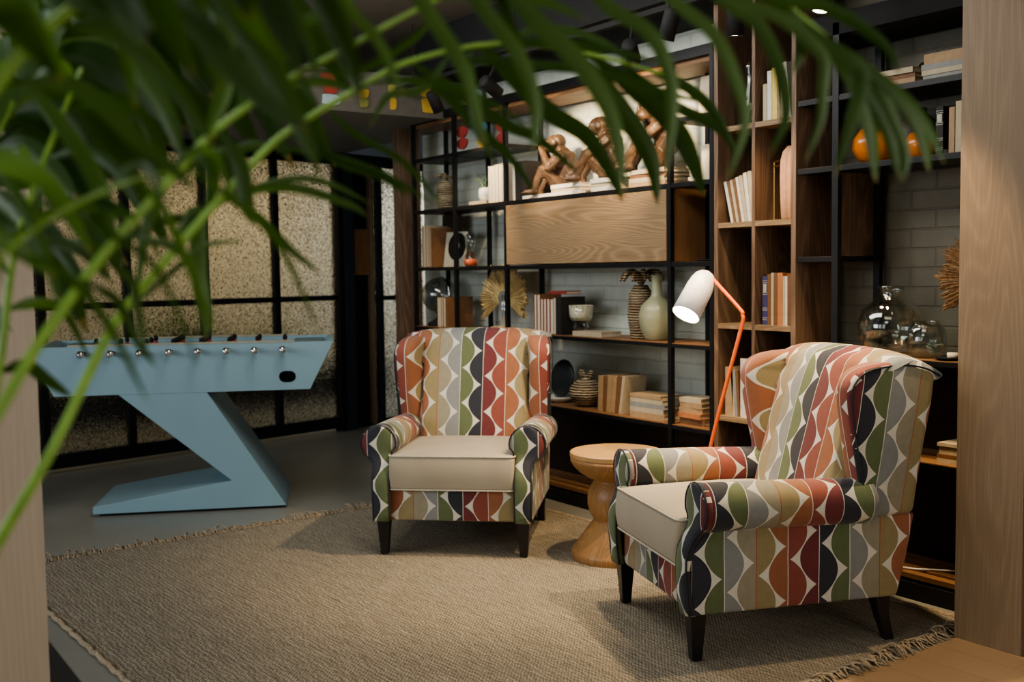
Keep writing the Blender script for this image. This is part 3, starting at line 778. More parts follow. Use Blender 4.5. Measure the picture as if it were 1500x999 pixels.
obj('body', lathe(BM(), [(0,0),(.03,0),(.05,.03),(.055,.06),(.04,.09),(.03,.09),(.03,.06),(0,.05)], seg=30), M['darkwood'], th, True)
th = thing('glass_jar', 'large round clear glass jar on the shelf above the right armchair', 'jar', (-2.74, 3.86, .98))
b = lathe(BM(), [(0,0),(.06,0),(.10,.02),(.135,.08),(.14,.13),(.12,.19),(.07,.235),(.05,.25),(.048,.275),(.06,.29),(.057,.29),(.044,.275),(.045,.248),(.066,.228),(.115,.185),(.135,.13),(.13,.082),(.096,.025),(0,.006)], seg=48)
obj('body', b, M['glass'], th, True)
th = thing('glass_bowl', 'wide low clear glass bowl right of the large glass jar', 'bowl', (-2.57, 3.85, .98))
obj('body', lathe(BM(), [(0,0),(.05,0),(.075,.03),(.085,.07),(.07,.12),(.05,.15),(.047,.15),(.066,.118),(.08,.07),(.07,.033),(0,.008)], seg=40), M['glass'], th, True)
th = thing('tealight_dish', 'flat black dish with a pale yellow candle by the right pillar', 'dish', (-2.44, 3.81, .98))
obj('dish', lathe(BM(), [(0,0),(.04,0),(.06,.012),(.055,.014),(0,.008)], seg=30), M['black'], th, True)
obj('candle', lathe(BM(), [(0,.008),(.022,.008),(.022,.03),(0,.03)], (.015,0,0), seg=20), M['page'], th, True)
# white cable on the slats
th = tag(obj('cable', tube(BM(), catmull([(-2.75,3.78,.112),(-2.6,3.80,.112),(-2.52,3.86,.113),(-2.42,3.92,.117),(-2.36,3.93,.125)],5), .004, 6), M['white'], None, True), 'thin white cable lying on the wooden base slats behind the right armchair', 'cable')

# ------------------------------------------------------------------ coloured cut-outs along the band (plain abstract figures)
cuts = [(2.60,[('b',(.08,.20,.26)),('y',(.62,.45,.10)),('w',(.5,.6,.62)),('y',(.62,.45,.10))]),(3.0,[('r',(.42,.08,.06)),('r',(.55,.05,.12)),('w',(.42,.58,.66))]),(3.22,[('y',(.55,.45,.08)),('y',(.5,.4,.06))]),
        (3.40,[('y',(.50,.42,.14)),('g',(.38,.40,.12))]),(3.60,[('y',(.62,.36,.05)),('y',(.62,.36,.05)),('w',(.7,.65,.45))]),(3.72,[('w',(.45,.58,.58)),('y',(.65,.40,.05))])]
names = {2.60:'blue and yellow',3.0:'red and pale blue',3.22:'short yellow',3.40:'slim olive and yellow',3.60:'ochre rounded',3.72:'pale blue and orange'}
extra = [(2.60,2.60),(2.98,3.0),(3.20,3.22),(3.40,3.40),(3.60,3.60),(3.84,3.72)]
def cutout(y, w, h, cols, lab):
    th = thing('wall_cutout', lab, 'decoration', (-6.124, y, 2.40), 0, 'coloured cut-out shapes on the ceiling band')
    hh = h/len(cols)
    for i, c in enumerate(cols):
        ww = w*(1-.25*(i % 2)); z0 = h-(i+1)*hh
        k = 10; poly = []
        for j in range(k*2):
            a = 2*PI*j/(k*2); sx = math.copysign(abs(math.cos(a))**.55, math.cos(a)); sz = math.copysign(abs(math.sin(a))**.55, math.sin(a))
            poly.append((ww/2*sx*(1+.12*math.sin(a*3+i)), z0+hh/2+hh*.48*sz))
        obj('shape', prism(BM(), poly, 0, .008+.001*i, 'x'), cutm(c), th)
_cm = {}
def cutm(c):
    if c not in _cm: _cm[c] = plain('cutout_paint', tuple(x*.9 for x in c), .6)
    return _cm[c]
BLU, YEL, PAL, RED, OLV = (.06,.17,.24), (.60,.40,.07), (.42,.55,.58), (.40,.06,.05), (.36,.36,.10)
for y, w, h, cols, lab in (
    (2.63,.17,.21,(BLU,OLV,PAL),'blue topped cut-out with pale foot, farthest left on the ceiling band'),
    (2.55,.07,.10,(YEL,YEL),'small yellow cut-out touching the blue topped one on the band'),
    (2.93,.12,.20,(RED,RED,PAL),'red cut-out with pale blue foot on the ceiling band'),
    (3.16,.07,.12,(YEL,OLV),'short yellow and olive cut-out on the ceiling band'),
    (3.37,.06,.17,(OLV,YEL),'slim olive cut-out on the ceiling band'),
    (3.64,.15,.20,(YEL,YEL),'broad ochre cut-out mid way along the ceiling band'),
    (3.93,.08,.19,(PAL,YEL),'left pale blue and ochre cut-out of the matching pair'),
    (4.02,.07,.19,(PAL,YEL),'right pale blue and ochre cut-out of the matching pair')):
    cutout(y, w, h, cols, lab)
# more of them on the upright board above the shelving corner
for x, z, w, h, cols, lab in ((-5.98,2.19,.13,.15,(RED,RED),'dark red cut-out standing above the left shelves'),(-5.74,2.17,.10,.17,(BLU,YEL),'dark blue and yellow cut-out above the left shelves'),(-5.52,2.17,.11,.16,(RED,RED),'bright red cut-out nearest the carved monkeys')):
    th = thing('wall_cutout', lab, 'decoration', (x, 3.80, z-.03), R(90), 'coloured cut-out shapes above the shelves')
    for i, c in enumerate(cols):
        hh = h/2; poly = [(w/2*math.cos(2*PI*j/16)*(1+.15*math.cos(j)), h-(i+.5)*hh+hh*.5*math.sin(2*PI*j/16)) for j in range(16)]
        obj('shape', prism(BM(), poly, 0, .012, 'x'), cutm(c), th)

# ================================================================== CARVED MONKEYS
def caps(b, pts, rad, k=.35):
    for (p, q, r0, r1) in zip(pts, pts[1:], rad, rad[1:]):
        p = Vector(p); q = Vector(q); L = (q-p).length; n = max(1, int(L/(min(r0,r1)*k*1.6)))
        for i in range(n+1):
            u = i/n; sphere(b, p.lerp(q, u), r0+(r1-r0)*u, sub=1)
def monkey(x, y, z, rz, pose, label, s=1.0):
    th = thing('carved_monkey', label, 'sculpture', (x, y, z), R(rz), 'carved sitting monkeys on the cabinet')
    b = BM()
    caps(b, [(0,.03,.055),(0,.055,.13),(0,.045,.20),(0,.02,.245)], [.074,.078,.084,.060])        # trunk, slumped forward
    sphere(b, (0,-.02,.085), .05, sub=2)                                                            # belly
    caps(b, [(0,.02,.24),(0,-.005,.275)], [.042,.040])                                              # neck
    hx, hy, hz = 0, -.02, .305
    sphere(b, (hx,hy,hz), .056, .94, 1.05, .98, 3)                                                  # skull
    sphere(b, (hx,hy-.052,hz-.026), .037, 1.1, 1.0, .8, 2); sphere(b, (hx,hy+.02,hz+.012), .052, 1, 1, .9, 2)                                        # muzzle
    caps(b, [(-.030,hy-.046,hz+.012),(.030,hy-.046,hz+.012)], [.012,.012])                          # brow
    sphere(b, (0,hy-.078,hz-.006), .009, 1.3, .8, .9, 1)                                            # nose
    caps(b, [(-.022,hy-.088,hz-.032),(.022,hy-.088,hz-.032)], [.007,.007])                          # lips
    for sx in (-1, 1):
        sphere(b, (sx*.062,hy+.005,hz), .022, .4, .9, 1.15, 2)                                       # ear
        kx = .085
        caps(b, [(sx*.04,.02,.045),(sx*kx,-.075,.145)], [.048,.034])                                # thigh
        caps(b, [(sx*kx,-.075,.145),(sx*.075,-.105,.09),(sx*.068,-.135,.022)], [.034,.031,.021])    # shin
        caps(b, [(sx*.068,-.125,.018),(sx*.07,-.185,.014)], [.021,.019])                            # foot
        for f in range(4): caps(b, [(sx*(.056+f*.010),-.185,.012),(sx*(.054+f*.012),-.222+abs(f-1)*.004,.009)], [.0065,.0055])
        caps(b, [(sx*.058,-.16,.014),(sx*.038,-.19,.010)], [.008,.006])                             # big toe
    def arm(sx, elbow, hand, spread, up):
        sh = (sx*.068,.035,.225)
        caps(b, [sh, elbow], [.040,.031]); caps(b, [elbow, hand], [.030,.020])
        H = Vector(hand); E_ = Vector(elbow); d = (H-E_).normalized() if not up else Vector(up).normalized()
        sphere(b, H+d*.010, .021, 1, 1, 1, 2)
        sp_ = Vector(spread)
        for f in range(4): caps(b, [H+d*.016+sp_*(f-1.5)*.009, H+d*.045+sp_*(f-1.5)*.011], [.0075,.006])
        caps(b, [H+sp_*-.014, H+sp_*-.024+d*.018], [.0062,.005])
    if pose == 'mouth':
        arm(-1, (-.105,-.035,.155), (-.045,-.095,.265), (0,0,1), (1,-.15,.1))
        arm(1, (.105,-.035,.155), (.045,-.098,.278), (0,0,1), (-1,-.15,.1))
    elif pose == 'ears':
        arm(-1, (-.135,-.03,.205), (-.066,-.015,.285), (0,1,.1), (.1,0,1))
        arm(1, (.11,-.055,.15), (.066,-.155,.045), (1,0,0), (-.1,-1,-.35))
    else:
        arm(-1, (-.12,-.05,.215), (-.042,-.085,.32), (0,.1,1), (1,-.1,.15))
        arm(1, (.11,-.055,.15), (.07,-.155,.045), (1,0,0), (-.1,-1,-.35))
    for v in b.verts: v.co *= s
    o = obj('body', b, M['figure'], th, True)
    m = o.modifiers.new('remesh', 'REMESH'); m.mode = 'VOXEL'; m.voxel_size = .0042*s; m.use_smooth_shade = True
    m = o.modifiers.new('smooth', 'SMOOTH'); m.factor = .6; m.iterations = 4
    return th
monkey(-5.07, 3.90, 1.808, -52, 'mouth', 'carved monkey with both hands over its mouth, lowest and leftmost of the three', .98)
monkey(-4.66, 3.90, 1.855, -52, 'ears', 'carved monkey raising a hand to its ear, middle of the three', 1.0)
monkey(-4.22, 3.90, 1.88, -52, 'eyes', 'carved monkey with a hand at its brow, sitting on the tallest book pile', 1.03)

# ================================================================== SIDE TABLE
th = thing('side_table', 'turned wooden hourglass side table between the two armchairs', 'table', (-3.76, 3.215, 0))
prof = [(0,0),(.205,0),(.212,.006),(.213,.04),(.21,.05),(.16,.118),(.112,.183),(.108,.19),(.112,.197),(.126,.225),(.135,.26),(.136,.295),(.128,.335),(.106,.372),(.102,.377),(.106,.381),(.140,.395),(.175,.418),(.200,.444),(.2135,.466),(.2145,.485)]
obj('pedestal', lathe(BM(), prof+[(0,.485)], seg=64), M['stoolwood'], th, True)
o = obj('tabletop', lathe(BM(), [(0,.485),(.212,.485),(.216,.489),(.216,.508),(.212,.512),(0,.512)], seg=64), M['stooltop'], th, False); bevel_mod(o, .001)

# ================================================================== FLOOR LAMP
CAMO = Vector((0,0,1.35))
th = thing('floor_lamp', 'orange floor lamp with white bullet shade leaning over the right armchair', 'floor lamp', (-3.30, 3.30, 0))
O = Vector((-3.30, 3.30, 0))
bend = Vector((-3.16,3.415,1.128)); hub = Vector((-3.165,3.20,.50)); top = Vector((-3.42,3.47,1.332))
bend = Vector((-3.158, 3.414, 1.128))
b = BM(); tube(b, catmull([Vector((-3.262,3.12,.02)), Vector((-3.228,3.22,.38)), Vector((-3.20,3.298,.70)), Vector((-3.162,3.405,1.09)), bend+Vector((-.006,.004,.022)), bend+Vector((-.035,.012,.055)), top], 8), .0085, 12)
for v in b.verts: v.co -= O
obj('stem', b, M['orange'], th, True)
for dx, dy in ((.16,.16),(-.12,.20)):
    b = BM(); tube(b, [Vector((-3.219,3.246,.48)), Vector((-3.205+dx,3.285+dy,.006))], .008, 10)
    for v in b.verts: v.co -= O
    obj('leg', b, M['orange'], th, True)
hd = thing('shade_tmp', None, None); bpy.data.objects.remove(hd)
r_ax = Vector((.574,.819,-.013)); u_ax = Vector((-.045,.048,.998)); f_ax = Vector((-.818,.572,-.065))
axis = (r_ax*-.47 - u_ax*.80 - f_ax*.34).normalized()
q = axis.to_track_quat('-Z', 'Y').to_matrix().to_4x4()
b = lathe(BM(), [(0,0),(.016,-.001),(.034,-.010),(.048,-.028),(.056,-.055),(.060,-.09),(.064,-.235),(.061,-.235),(.057,-.09),(.052,-.055),(.044,-.030),(.030,-.014),(0,-.006)], seg=44)
headp = top+Vector((.0,-.0,.003))-O
for v in b.verts: v.co = q @ v.co + headp
obj('lamp_shade', b, M['white'], th, True)
b = lathe(BM(), [(0,.004),(.012,.004),(.014,-.004),(0,-.006)], seg=20)
for v in b.verts: v.co = q @ v.co + headp
obj('pivot', b, M['orange'], th, True)
t = NT('warm_bulb'); em = t.n('Emission', i_Color=(1,.85,.62,1), i_Strength=24.); t.t.links.new(em.outputs[0], t.out.inputs[0])
b = BM(); sphere(b, (0,0,-.15), .030, sub=3)
for v in b.verts: v.co = q @ v.co + headp
obj('bulb', b, t.m, th, True)
L = bpy.data.lights.new('lamp_glow', 'POINT'); L.energy = 9; L.color = (1,.84,.62); L.shadow_soft_size = .03
o = bpy.data.objects.new('lamp_glow', L); COL.objects.link(o); o.parent = th; o.location = q @ Vector((0,0,-.205)) + headp
# ================================================================== ARMCHAIRS
W_, T_ = .120, .19
def uvmap(bm, fn):
    uv = bm.loops.layers.uv.verify()
    for f in bm.faces:
        for l in f.loops:
            a, b = fn(l.vert.co, f)
            l[uv].uv = (a/W_, b/T_)
def fab(name, bm, par, fn, smooth=True):
    bm.normal_update(); uvmap(bm, fn)
    o = obj(name, bm, M['fabric'], par, smooth)
    return o
def bevel_bm(bm, w, seg=3, ang=35):
    bm.normal_update()
    es = [e for e in bm.edges if len(e.link_faces) == 2 and e.calc_face_angle(0) > R(ang)]
    bmesh.ops.bevel(bm, geom=es, offset=w, segments=seg, profile=.5, affect='EDGES')
def resample(pts, n=3, closed=False):
    return catmull([(p[0], p[1], 0) for p in pts], n)
def loft(bm, rings, closed=True, cap=True):
    R_ = [[bm.verts.new(p) for p in r] for r in rings]
    n = len(R_[0]); m = n if closed else n-1
    for a, b in zip(R_, R_[1:]):
        for k in range(m): bm.faces.new((a[k],a[(k+1)%n],b[(k+1)%n],b[k]))
    if cap:
        bm.faces.new(R_[0][::-1]); bm.faces.new(R_[-1])
    bmesh.ops.recalc_face_normals(bm, faces=bm.faces)
    return R_

def make_chair(label, loc, rz, shift=0):
    C_ = thing('armchair', label, 'armchair', loc, rz, 'patterned wingback armchairs')
    # seat frame and front rail
    b = bx(-.31, .31, -.385, .40, .165, .315); bevel_bm(b, .012, 2)
    fab('front_rail', b, C_, lambda p, f: (p.x-.05+3*W_, p.z) if abs(f.normal.y) > .5 else (p.y+shift, p.z))
    for s in (-1, 1):
        # lower side panel
        poly = [(-.40,.165),(-.415,.26),(-.42,.33),(-.405,.385),(-.37,.43),(-.34,.46),(.26,.46),(.462,.462),(.43,.30),(.392,.165)]
        b = prism(BM(), poly, s*.315, s*.378, 'x'); bevel_bm(b, .012, 3)
        fab('side_panel', b, C_, lambda p, f: (2*W_-p.y-.28, p.z) if abs(f.normal.x) > .5 else (p.x*1.0+shift, p.z))
        # rolled arm: section swept front to back
        sec = []
        cx, cz, r = .357, .532, .084
        for k in range(22):
            a = R(-75+ (290)*k/21); sec.append((cx+math.cos(a)*r*(1.0), cz+math.sin(a)*r))
        sec.append((.300, .47)); sec.append((.300,.43)); sec.append((.360,.43))
        rings = []; ys = [-.362+i*(.64/18) for i in range(19)]
        for y in ys:
            u = (y+.362)/.64; dz = -.006*u - .012*u*u; sc_ = 1-.05*u
            rings.append([Vector((s*(cx+(px-cx)*sc_), y, .532+(pz-.532)*sc_+dz)) for px, pz in sec])
        b = BM(); loft(b, rings)
        bm_arc = {}
        def armuv(p, f, s=s):
            a = math.atan2(p.z-.532, (abs(p.x)-.357)); a += 2*PI if a < R(-100) else 0
            return (2*W_-p.y-.22, .54+a*.084) if abs(f.normal.y) < .7 else (p.x+shift, p.z)
        fab('arm', b, C_, armuv)
        # scroll facing, keyhole shape flowing into the panel below
        rows = []
        zs = [.166,.20,.24,.28,.32,.36,.39,.415,.435,.455,.475,.495,.515,.535,.555,.575,.595,.609,.6165]
        for z in zs:
            if z < .47:
                x0, x1 = .298, .378
                if z > .40: x0 = .298-(z-.40)*.06; 
                if z > .43: x1 = .378+(z-.43)*.75
            else:
                h = math.sqrt(max(0, .0865**2-(z-.531)**2)); x0, x1 = .357-h, .357+h
                if z < .50: x0 = max(x0, .290)
            yf = -.372 if z > .47 else (-.372-(.47-z)/.09*.045 if z > .38 else (-.417-.006*math.sin((z-.166)/.214*PI)+ (.38-z)*.05))
            row_ = []
            for i in range(9):
                u = i/8; xx_ = x0+(x1-x0)*u; pill = .012*(1-(2*u-1)**4)
                row_.append(Vector((s*xx_, yf-pill, z)))
            for i in range(8, -1, -1):
                u = i/8; row_.append(Vector((s*(x0+(x1-x0)*u), yf+.020, z)))
            rows.append(row_)
        b = BM(); loft(b, rows)
        fc = fab('arm_facing', b, C_, lambda p, f: (2*W_+abs(p.x)-.29, p.z+.04))
        # piping round the facing
        pp = [r_[0]+Vector((s*-.0,-.002,0)) for r_ in rows]+[r_[8]+Vector((0,-.002,0)) for r_ in rows[::-1]]
        obj('piping', tube(BM(), pp, .0038, 6), M['piping_dark'], fc, True)
        # wing
        pf = [(.262,.455),(.235,.53),(.215,.62),(.195,.72),(.178,.82),(.170,.90),(.180,.955),(.212,.992),(.262,1.012),(.34,1.022),(.42,1.022),(.49,1.005),(.545,.975)]
        pr_ = [(.53,.85),(.50,.70),(.475,.56),(.46,.455)]
        poly = [(v.x, v.y) for v in catmull([(a,c,0) for a,c in pf],2)]+pr_
        b = prism(BM(), poly, .292, .385, 'x')
        bevel_bm(b, .030, 4)
        for v in b.verts:
            if v.co.z > .8: v.co.z -= (v.co.z-.8)*.10
            fl = max(0, .36-v.co.y); v.co.x = (v.co.x+fl*.16 - (.035 if v.co.x < .33 else 0)*max(0,(1-fl*4)))*s
        if s < 0: bmesh.ops.reverse_faces(b, faces=b.faces)
        b.normal_update()
        def wuv(p, f, s=s):
            n = f.normal
            slant = (p.z-.46)*.17
            if n.x*s > .55: return (2.6*W_-(p.y-slant-.20), p.z+.05)
            return (.95*W_+.24-abs(p.x), p.z+.05)
        wg = fab('wing', b, C_, wuv)
        # piping along the outer edge of the wing
        pts = [Vector((s*(.383+max(0,.36-a)*.16), a, c-max(0,c-.8)*.10)) for a, c in [(v.x, v.y) for v in catmull([(a+.012,c-.012 if c > .9 else c,0) for a,c in pf],2)]]
        obj('piping', tube(BM(), pts, .0035, 6), M['piping_dark'], wg, True)
    # backrest: thick cushion, top rolling over backward
    prof = [(.150,.40),(.175,.50),(.205,.62),(.238,.74),(.270,.86),(.300,.95),(.335,1.012),(.385,1.048),(.44,1.052),(.495,1.035),(.545,1.005),(.572,.975),(.565,.955),(.535,.945),(.505,.90),(.485,.78),(.465,.62),(.452,.46),(.42,.28),(.398,.166),(.30,.166),(.28,.40)]
    sm = [(v.x, v.y) for v in catmull([(a,c,0) for a,c in prof[:15]],3)]+prof[15:]
    al = [0]
    for p, q_ in zip(sm, sm[1:]): al.append(al[-1]+math.dist(p, q_))
    NX = 26; rings = []
    for i in range(NX+1):
        u = -1+2*i/NX
        ring = []
        for j, (yy, zz) in enumerate(sm):
            top_ = max(0, min(1, (zz-.86)/.15)); back = 1 if j > 22 else 0
            hw = .272+(.345-.272)*0
            hw = .270 if (yy < .33 and zz < .98 and j < 24) else .300+.088*max(0,min(1,(zz-.93)/.06)) if j < 40 and zz > .93 else (.36 if j >= 40 else .32)
            x = u*hw
            arch = .012*(1-u*u)*top_ - .020*abs(u)**5*top_
            dy = -.018*(1-u*u)*(1 if j < 20 else 0)
            if zz > .8: zz = zz-(zz-.8)*.10
            ring.append(Vector((x, yy+dy, zz+arch)))
        rings.append(ring)
    b = BM(); loft(b, rings, True, True)
    lay = {}
    def buv(p, f):
        # arclength up the front then over
        best = min(range(len(sm)), key=lambda j: (sm[j][0]-p.y-(.009))**2+(sm[j][1]-p.z)**2)
        return (p.x+shift, .4+al[best])
    if 1:
        b.normal_update(); uv = b.loops.layers.uv.verify(); n = len(sm)
        b.verts.ensure_lookup_table()
        for v_i, v in enumerate(b.verts): lay[v] = v_i % n
        for f in b.faces:
            js = [lay[l.vert] for l in f.loops]
            wrap = max(js)-min(js) > n/2
            for l in f.loops:
                j = lay[l.vert]; l[uv].uv = ((l.vert.co.x-.05+3*W_)/W_, (.4+al[j])/T_)
        obj('backrest', b, M['fabric'], C_, True)
    # seat cushion
    b = BM()
    bmesh.ops.create_cube(b, size=1)
    for v in b.verts: v.co = Vector((v.co.x*.596, v.co.y*.60-.115, v.co.z*.165+.398))
    bmesh.ops.subdivide_edges(b, edges=b.edges, cuts=9, use_grid_fill=True)
    for v in b.verts:
        u, w = v.co.x/.298, (v.co.y+.115)/.30
        if v.co.z > .44: v.co.z += .024*(1-u**4)*(1-w**4)
        edge_ = (max(abs(u), abs(w)))
        bul = 1-((v.co.z-.398)/.0825)**2
        if abs(w+1) < .01: v.co.y -= .012*bul
    bevel_bm(b, .016, 3, 50)
    cu = obj('seat_cushion', b, M['linen'], C_, True)
    for zz in (.4775, .319):
        k = .296; pts = []
        for (sx, sy) in ((-1,-1),(1,-1),(1,1),(-1,1)):
            for a in range(4):
                t0 = {(-1,-1):PI,(1,-1):-PI/2,(1,1):0,(-1,1):PI/2}[(sx,sy)]+a*PI/6
                pts.append((sx*(.298-.02)+.022*math.cos(t0), -.115+sy*(.30-.02)+.022*math.sin(t0), zz))
        pts.append(pts[0])
        obj('piping', tube(BM(), pts, .004, 6), M['piping_pale'], cu, True)
    # legs
    for s in (-1, 1):
        b = BM(); x0 = s*.335
        loft(b, [[Vector((x0+dx*w, -.368+dy*w, z)) for dx, dy in ((-1,-1),(1,-1),(1,1),(-1,1))] for z, w in ((0,.017),(.004,.018),(.168,.030))])
        bevel_mod(obj('leg', b, M['legs'], C_), .003)
        b = BM()
        loft(b, [[Vector((x0+dx*w, .352+off+dy*w, z)) for dx, dy in ((-1,-1),(1,-1),(1,1),(-1,1))] for z, w, off in ((0,.018,.030),(.04,.019,.018),(.08,.021,.006),(.12,.024,-.002),(.168,.029,-.008))])
        bevel_mod(obj('leg', b, M['legs'], C_), .003)
    return C_
make_chair('patterned wingback armchair facing us beside the blue game table', (-4.514, 2.868, .014), R(47.1), .035)
make_chair('patterned wingback armchair seen from its side, next to the right wooden pillar', (-2.765, 3.015, .014), R(-20.3), .035)

# ================================================================== FOOSBALL TABLE
F0 = Vector((-6.222, 1.452, 0)); fa = math.atan2(.904, .427)
ft = thing('foosball_table', 'pale blue foosball table on a slanting zigzag leg before the glass partition', 'foosball table', F0, fa)
# local x along the table, local +y away from us
DP = .68
poly_leg = [(0,.016),(1.071,.016),(.642,.69),(.16,.69),(.767,.174),(.002,.058)]
bevel_mod(obj('leg', prism(BM(), poly_leg, .0, DP-.04, 'y'), M['foos'], ft), .002)
obj('foot_pad', bx(.03, 1.04, .03, DP-.08, 0, .017), M['blackmat'], ft)
body = [(-.18,.69),(1.222,.69),(1.36,.965),(-.325,.965)]
# front panel with the oval ball return cut through it
def panel_with_hole(y0, y1, hole):
    b = BM(); rings = []
    for y in (y0, y1):
        o_ = [b.verts.new((x,y,z)) for x, z in body]
        hcnt = 28
        h_ = [b.verts.new((1.095+.047*math.copysign(abs(math.cos(2*PI*k/hcnt))**.8,math.cos(2*PI*k/hcnt)), y, .765+.034*math.copysign(abs(math.sin(2*PI*k/hcnt))**.8,math.sin(2*PI*k/hcnt)))) for k in range(hcnt)]
        es = [b.edges.new((o_[i], o_[(i+1)%4])) for i in range(4)]+[b.edges.new((h_[i], h_[(i+1)%hcnt])) for i in range(hcnt)]
        bmesh.ops.triangle_fill(b, use_beauty=True, edges=es)
        rings.append((o_, h_))
    for a, c in zip(*[r[0] for r in rings] and ([rings[0][0], rings[0][1]], [rings[1][0], rings[1][1]])):
        n = len(a)
        for i in range(n): b.faces.new((a[i], a[(i+1)%n], c[(i+1)%n], c[i]))
    bmesh.ops.recalc_face_normals(b, faces=b.faces)
    return b
obj('front_panel', panel_with_hole(-.002, .028, True), M['foos'], ft)
obj('rear_panel', prism(BM(), body, DP-.03, DP, 'y'), M['foos'], ft)
for e0, e1 in (((-.18,.69),(-.325,.965)),((1.222,.69),(1.36,.965))):
    s = 1 if e0[0] < 0 else -1
    obj('end_panel', prism(BM(), [e0, e1, (e1[0]+s*.035,e1[1]), (e0[0]+s*.035,e0[1])], .028, DP-.03, 'y'), M['foos'], ft)
obj('bottom_panel', bx(-.15, 1.19, .028, DP-.03, .692, .71), M['foos'], ft)
obj('playing_field', bx(-.07, 1.12, .03, DP-.032, .845, .855), M['foosfield'], ft)
obj('ball_tray', bx(.98, 1.20, .03, .16, .712, .722), M['blackmat'], ft)
for y0, y1 in ((-.004,.031),(DP-.033,DP+.002)):
    obj('rim', bx(-.10, 1.14, y0, y1, .9655, .975), M['foosrim'], ft)
for x0, x1 in ((-.20,-.075),(1.125,1.30)):
    obj('end_shelf', bx(x0, x1, .03, DP-.032, .935, .952), M['foosfield'], ft)
men = [1,2,3,5,5,3,2,1]
for i in range(8):
    x = -.015+i*.1555
    rod = obj('rod', tube(BM(), [(x,-.13,.925),(x,DP+.16,.925)], .0075, 10), M['chrome'], ft, True)
    b = BM(); near = i % 2 == 0 or True
    sphere(b, (x,-.085,.925), .0225, sub=3)
    obj('handle', b, M['chrome'], rod, True)
    b = BM(); tube(b, [(x,-.03,.925),(x,-.004,.925)], .014, 14); obj('bushing', b, M['blackmat'], rod, True)
    n = men[i]; sp_ = {1:0,2:.2,3:.17,5:.105}[n]
    for k in range(n):
        y = DP/2+(k-(n-1)/2)*sp_
        b = BM()
        box(b, x-.011, x+.011, y-.018, y+.018, .905, .958)
        lathe(b, [(0,.958),(.008,.958),(.012,.972),(.010,.986),(0,.990)], (x,y,0), seg=10)
        loft(b, [[Vector((x+dx*w, y+dy*w2, z)) for dx, dy in ((-1,-1),(1,-1),(1,1),(-1,1))] for z, w, w2 in ((.862,.012,.012),(.87,.008,.011),(.905,.009,.014))])
        obj('player', b, M['red'] if i % 2 else M['redblack'] if 'redblack' in M else M['red'], rod)
        obj('player_head', lathe(BM(), [(0,.962),(.0125,.964),(.0138,.976),(.010,.990),(0,.994)], (x,y,0), seg=12), M['blackmat'], rod, True)
# ================================================================== RUG
RM = Matrix.Translation((-5.32,.83,0)) @ Matrix.Rotation(R(3.0), 4, 'Z')
rug = thing('rug', 'large jute rug with fringed ends under both armchairs', 'rug'); rug.matrix_world = RM
LX, LY = 3.19, 2.68
b = BM(); nx, ny = 120, 100
g = [[b.verts.new((LX*i/nx+ (.006*math.sin(j*.9) if i in (0,nx) else 0), LY*j/ny+(.005*math.sin(i*1.3) if j in (0,ny) else 0), .012+random.uniform(-.0012,.0012))) for i in range(nx+1)] for j in range(ny+1)]
for j in range(ny):
    for i in range(nx): b.faces.new((g[j][i],g[j][i+1],g[j+1][i+1],g[j+1][i]))
o = obj('woven_field', b, M['rug'], rug, True)
m = o.modifiers.new('thick', 'SOLIDIFY'); m.thickness = .011; m.offset = -1
for y0 in (0, LY):
    obj('edge_binding', tube(BM(), [(LX*i/90, y0+.004*math.sin(i*1.9), .010+.002*math.sin(i*2.7)) for i in range(91)], .010, 8), M['fringe'], rug, True)
rr = random.Random(8)
for side, x0, sg in (('a',0,-1),('b',LX,1)):
    b = BM()
    for k in range(330):
        y = LY*(k+rr.random())/330; L_ = rr.uniform(.035,.085); dy = rr.uniform(-.035,.035)
        z1 = rr.uniform(.002,.02) if rr.random() < .8 else rr.uniform(.015,.045)
        tube(b, [(x0-sg*.01,y,.012),(x0+sg*L_*.4,y+dy*.3,.014+z1*.6),(x0+sg*L_*.75,y+dy*.8,z1),(x0+sg*L_,y+dy*1.2+rr.uniform(-.01,.01),max(.003,z1*.6))], [.0045,.004,.0035,.002], 5)
    tag(obj('fringe', b, M['fringe'], rug, True), kind='stuff')

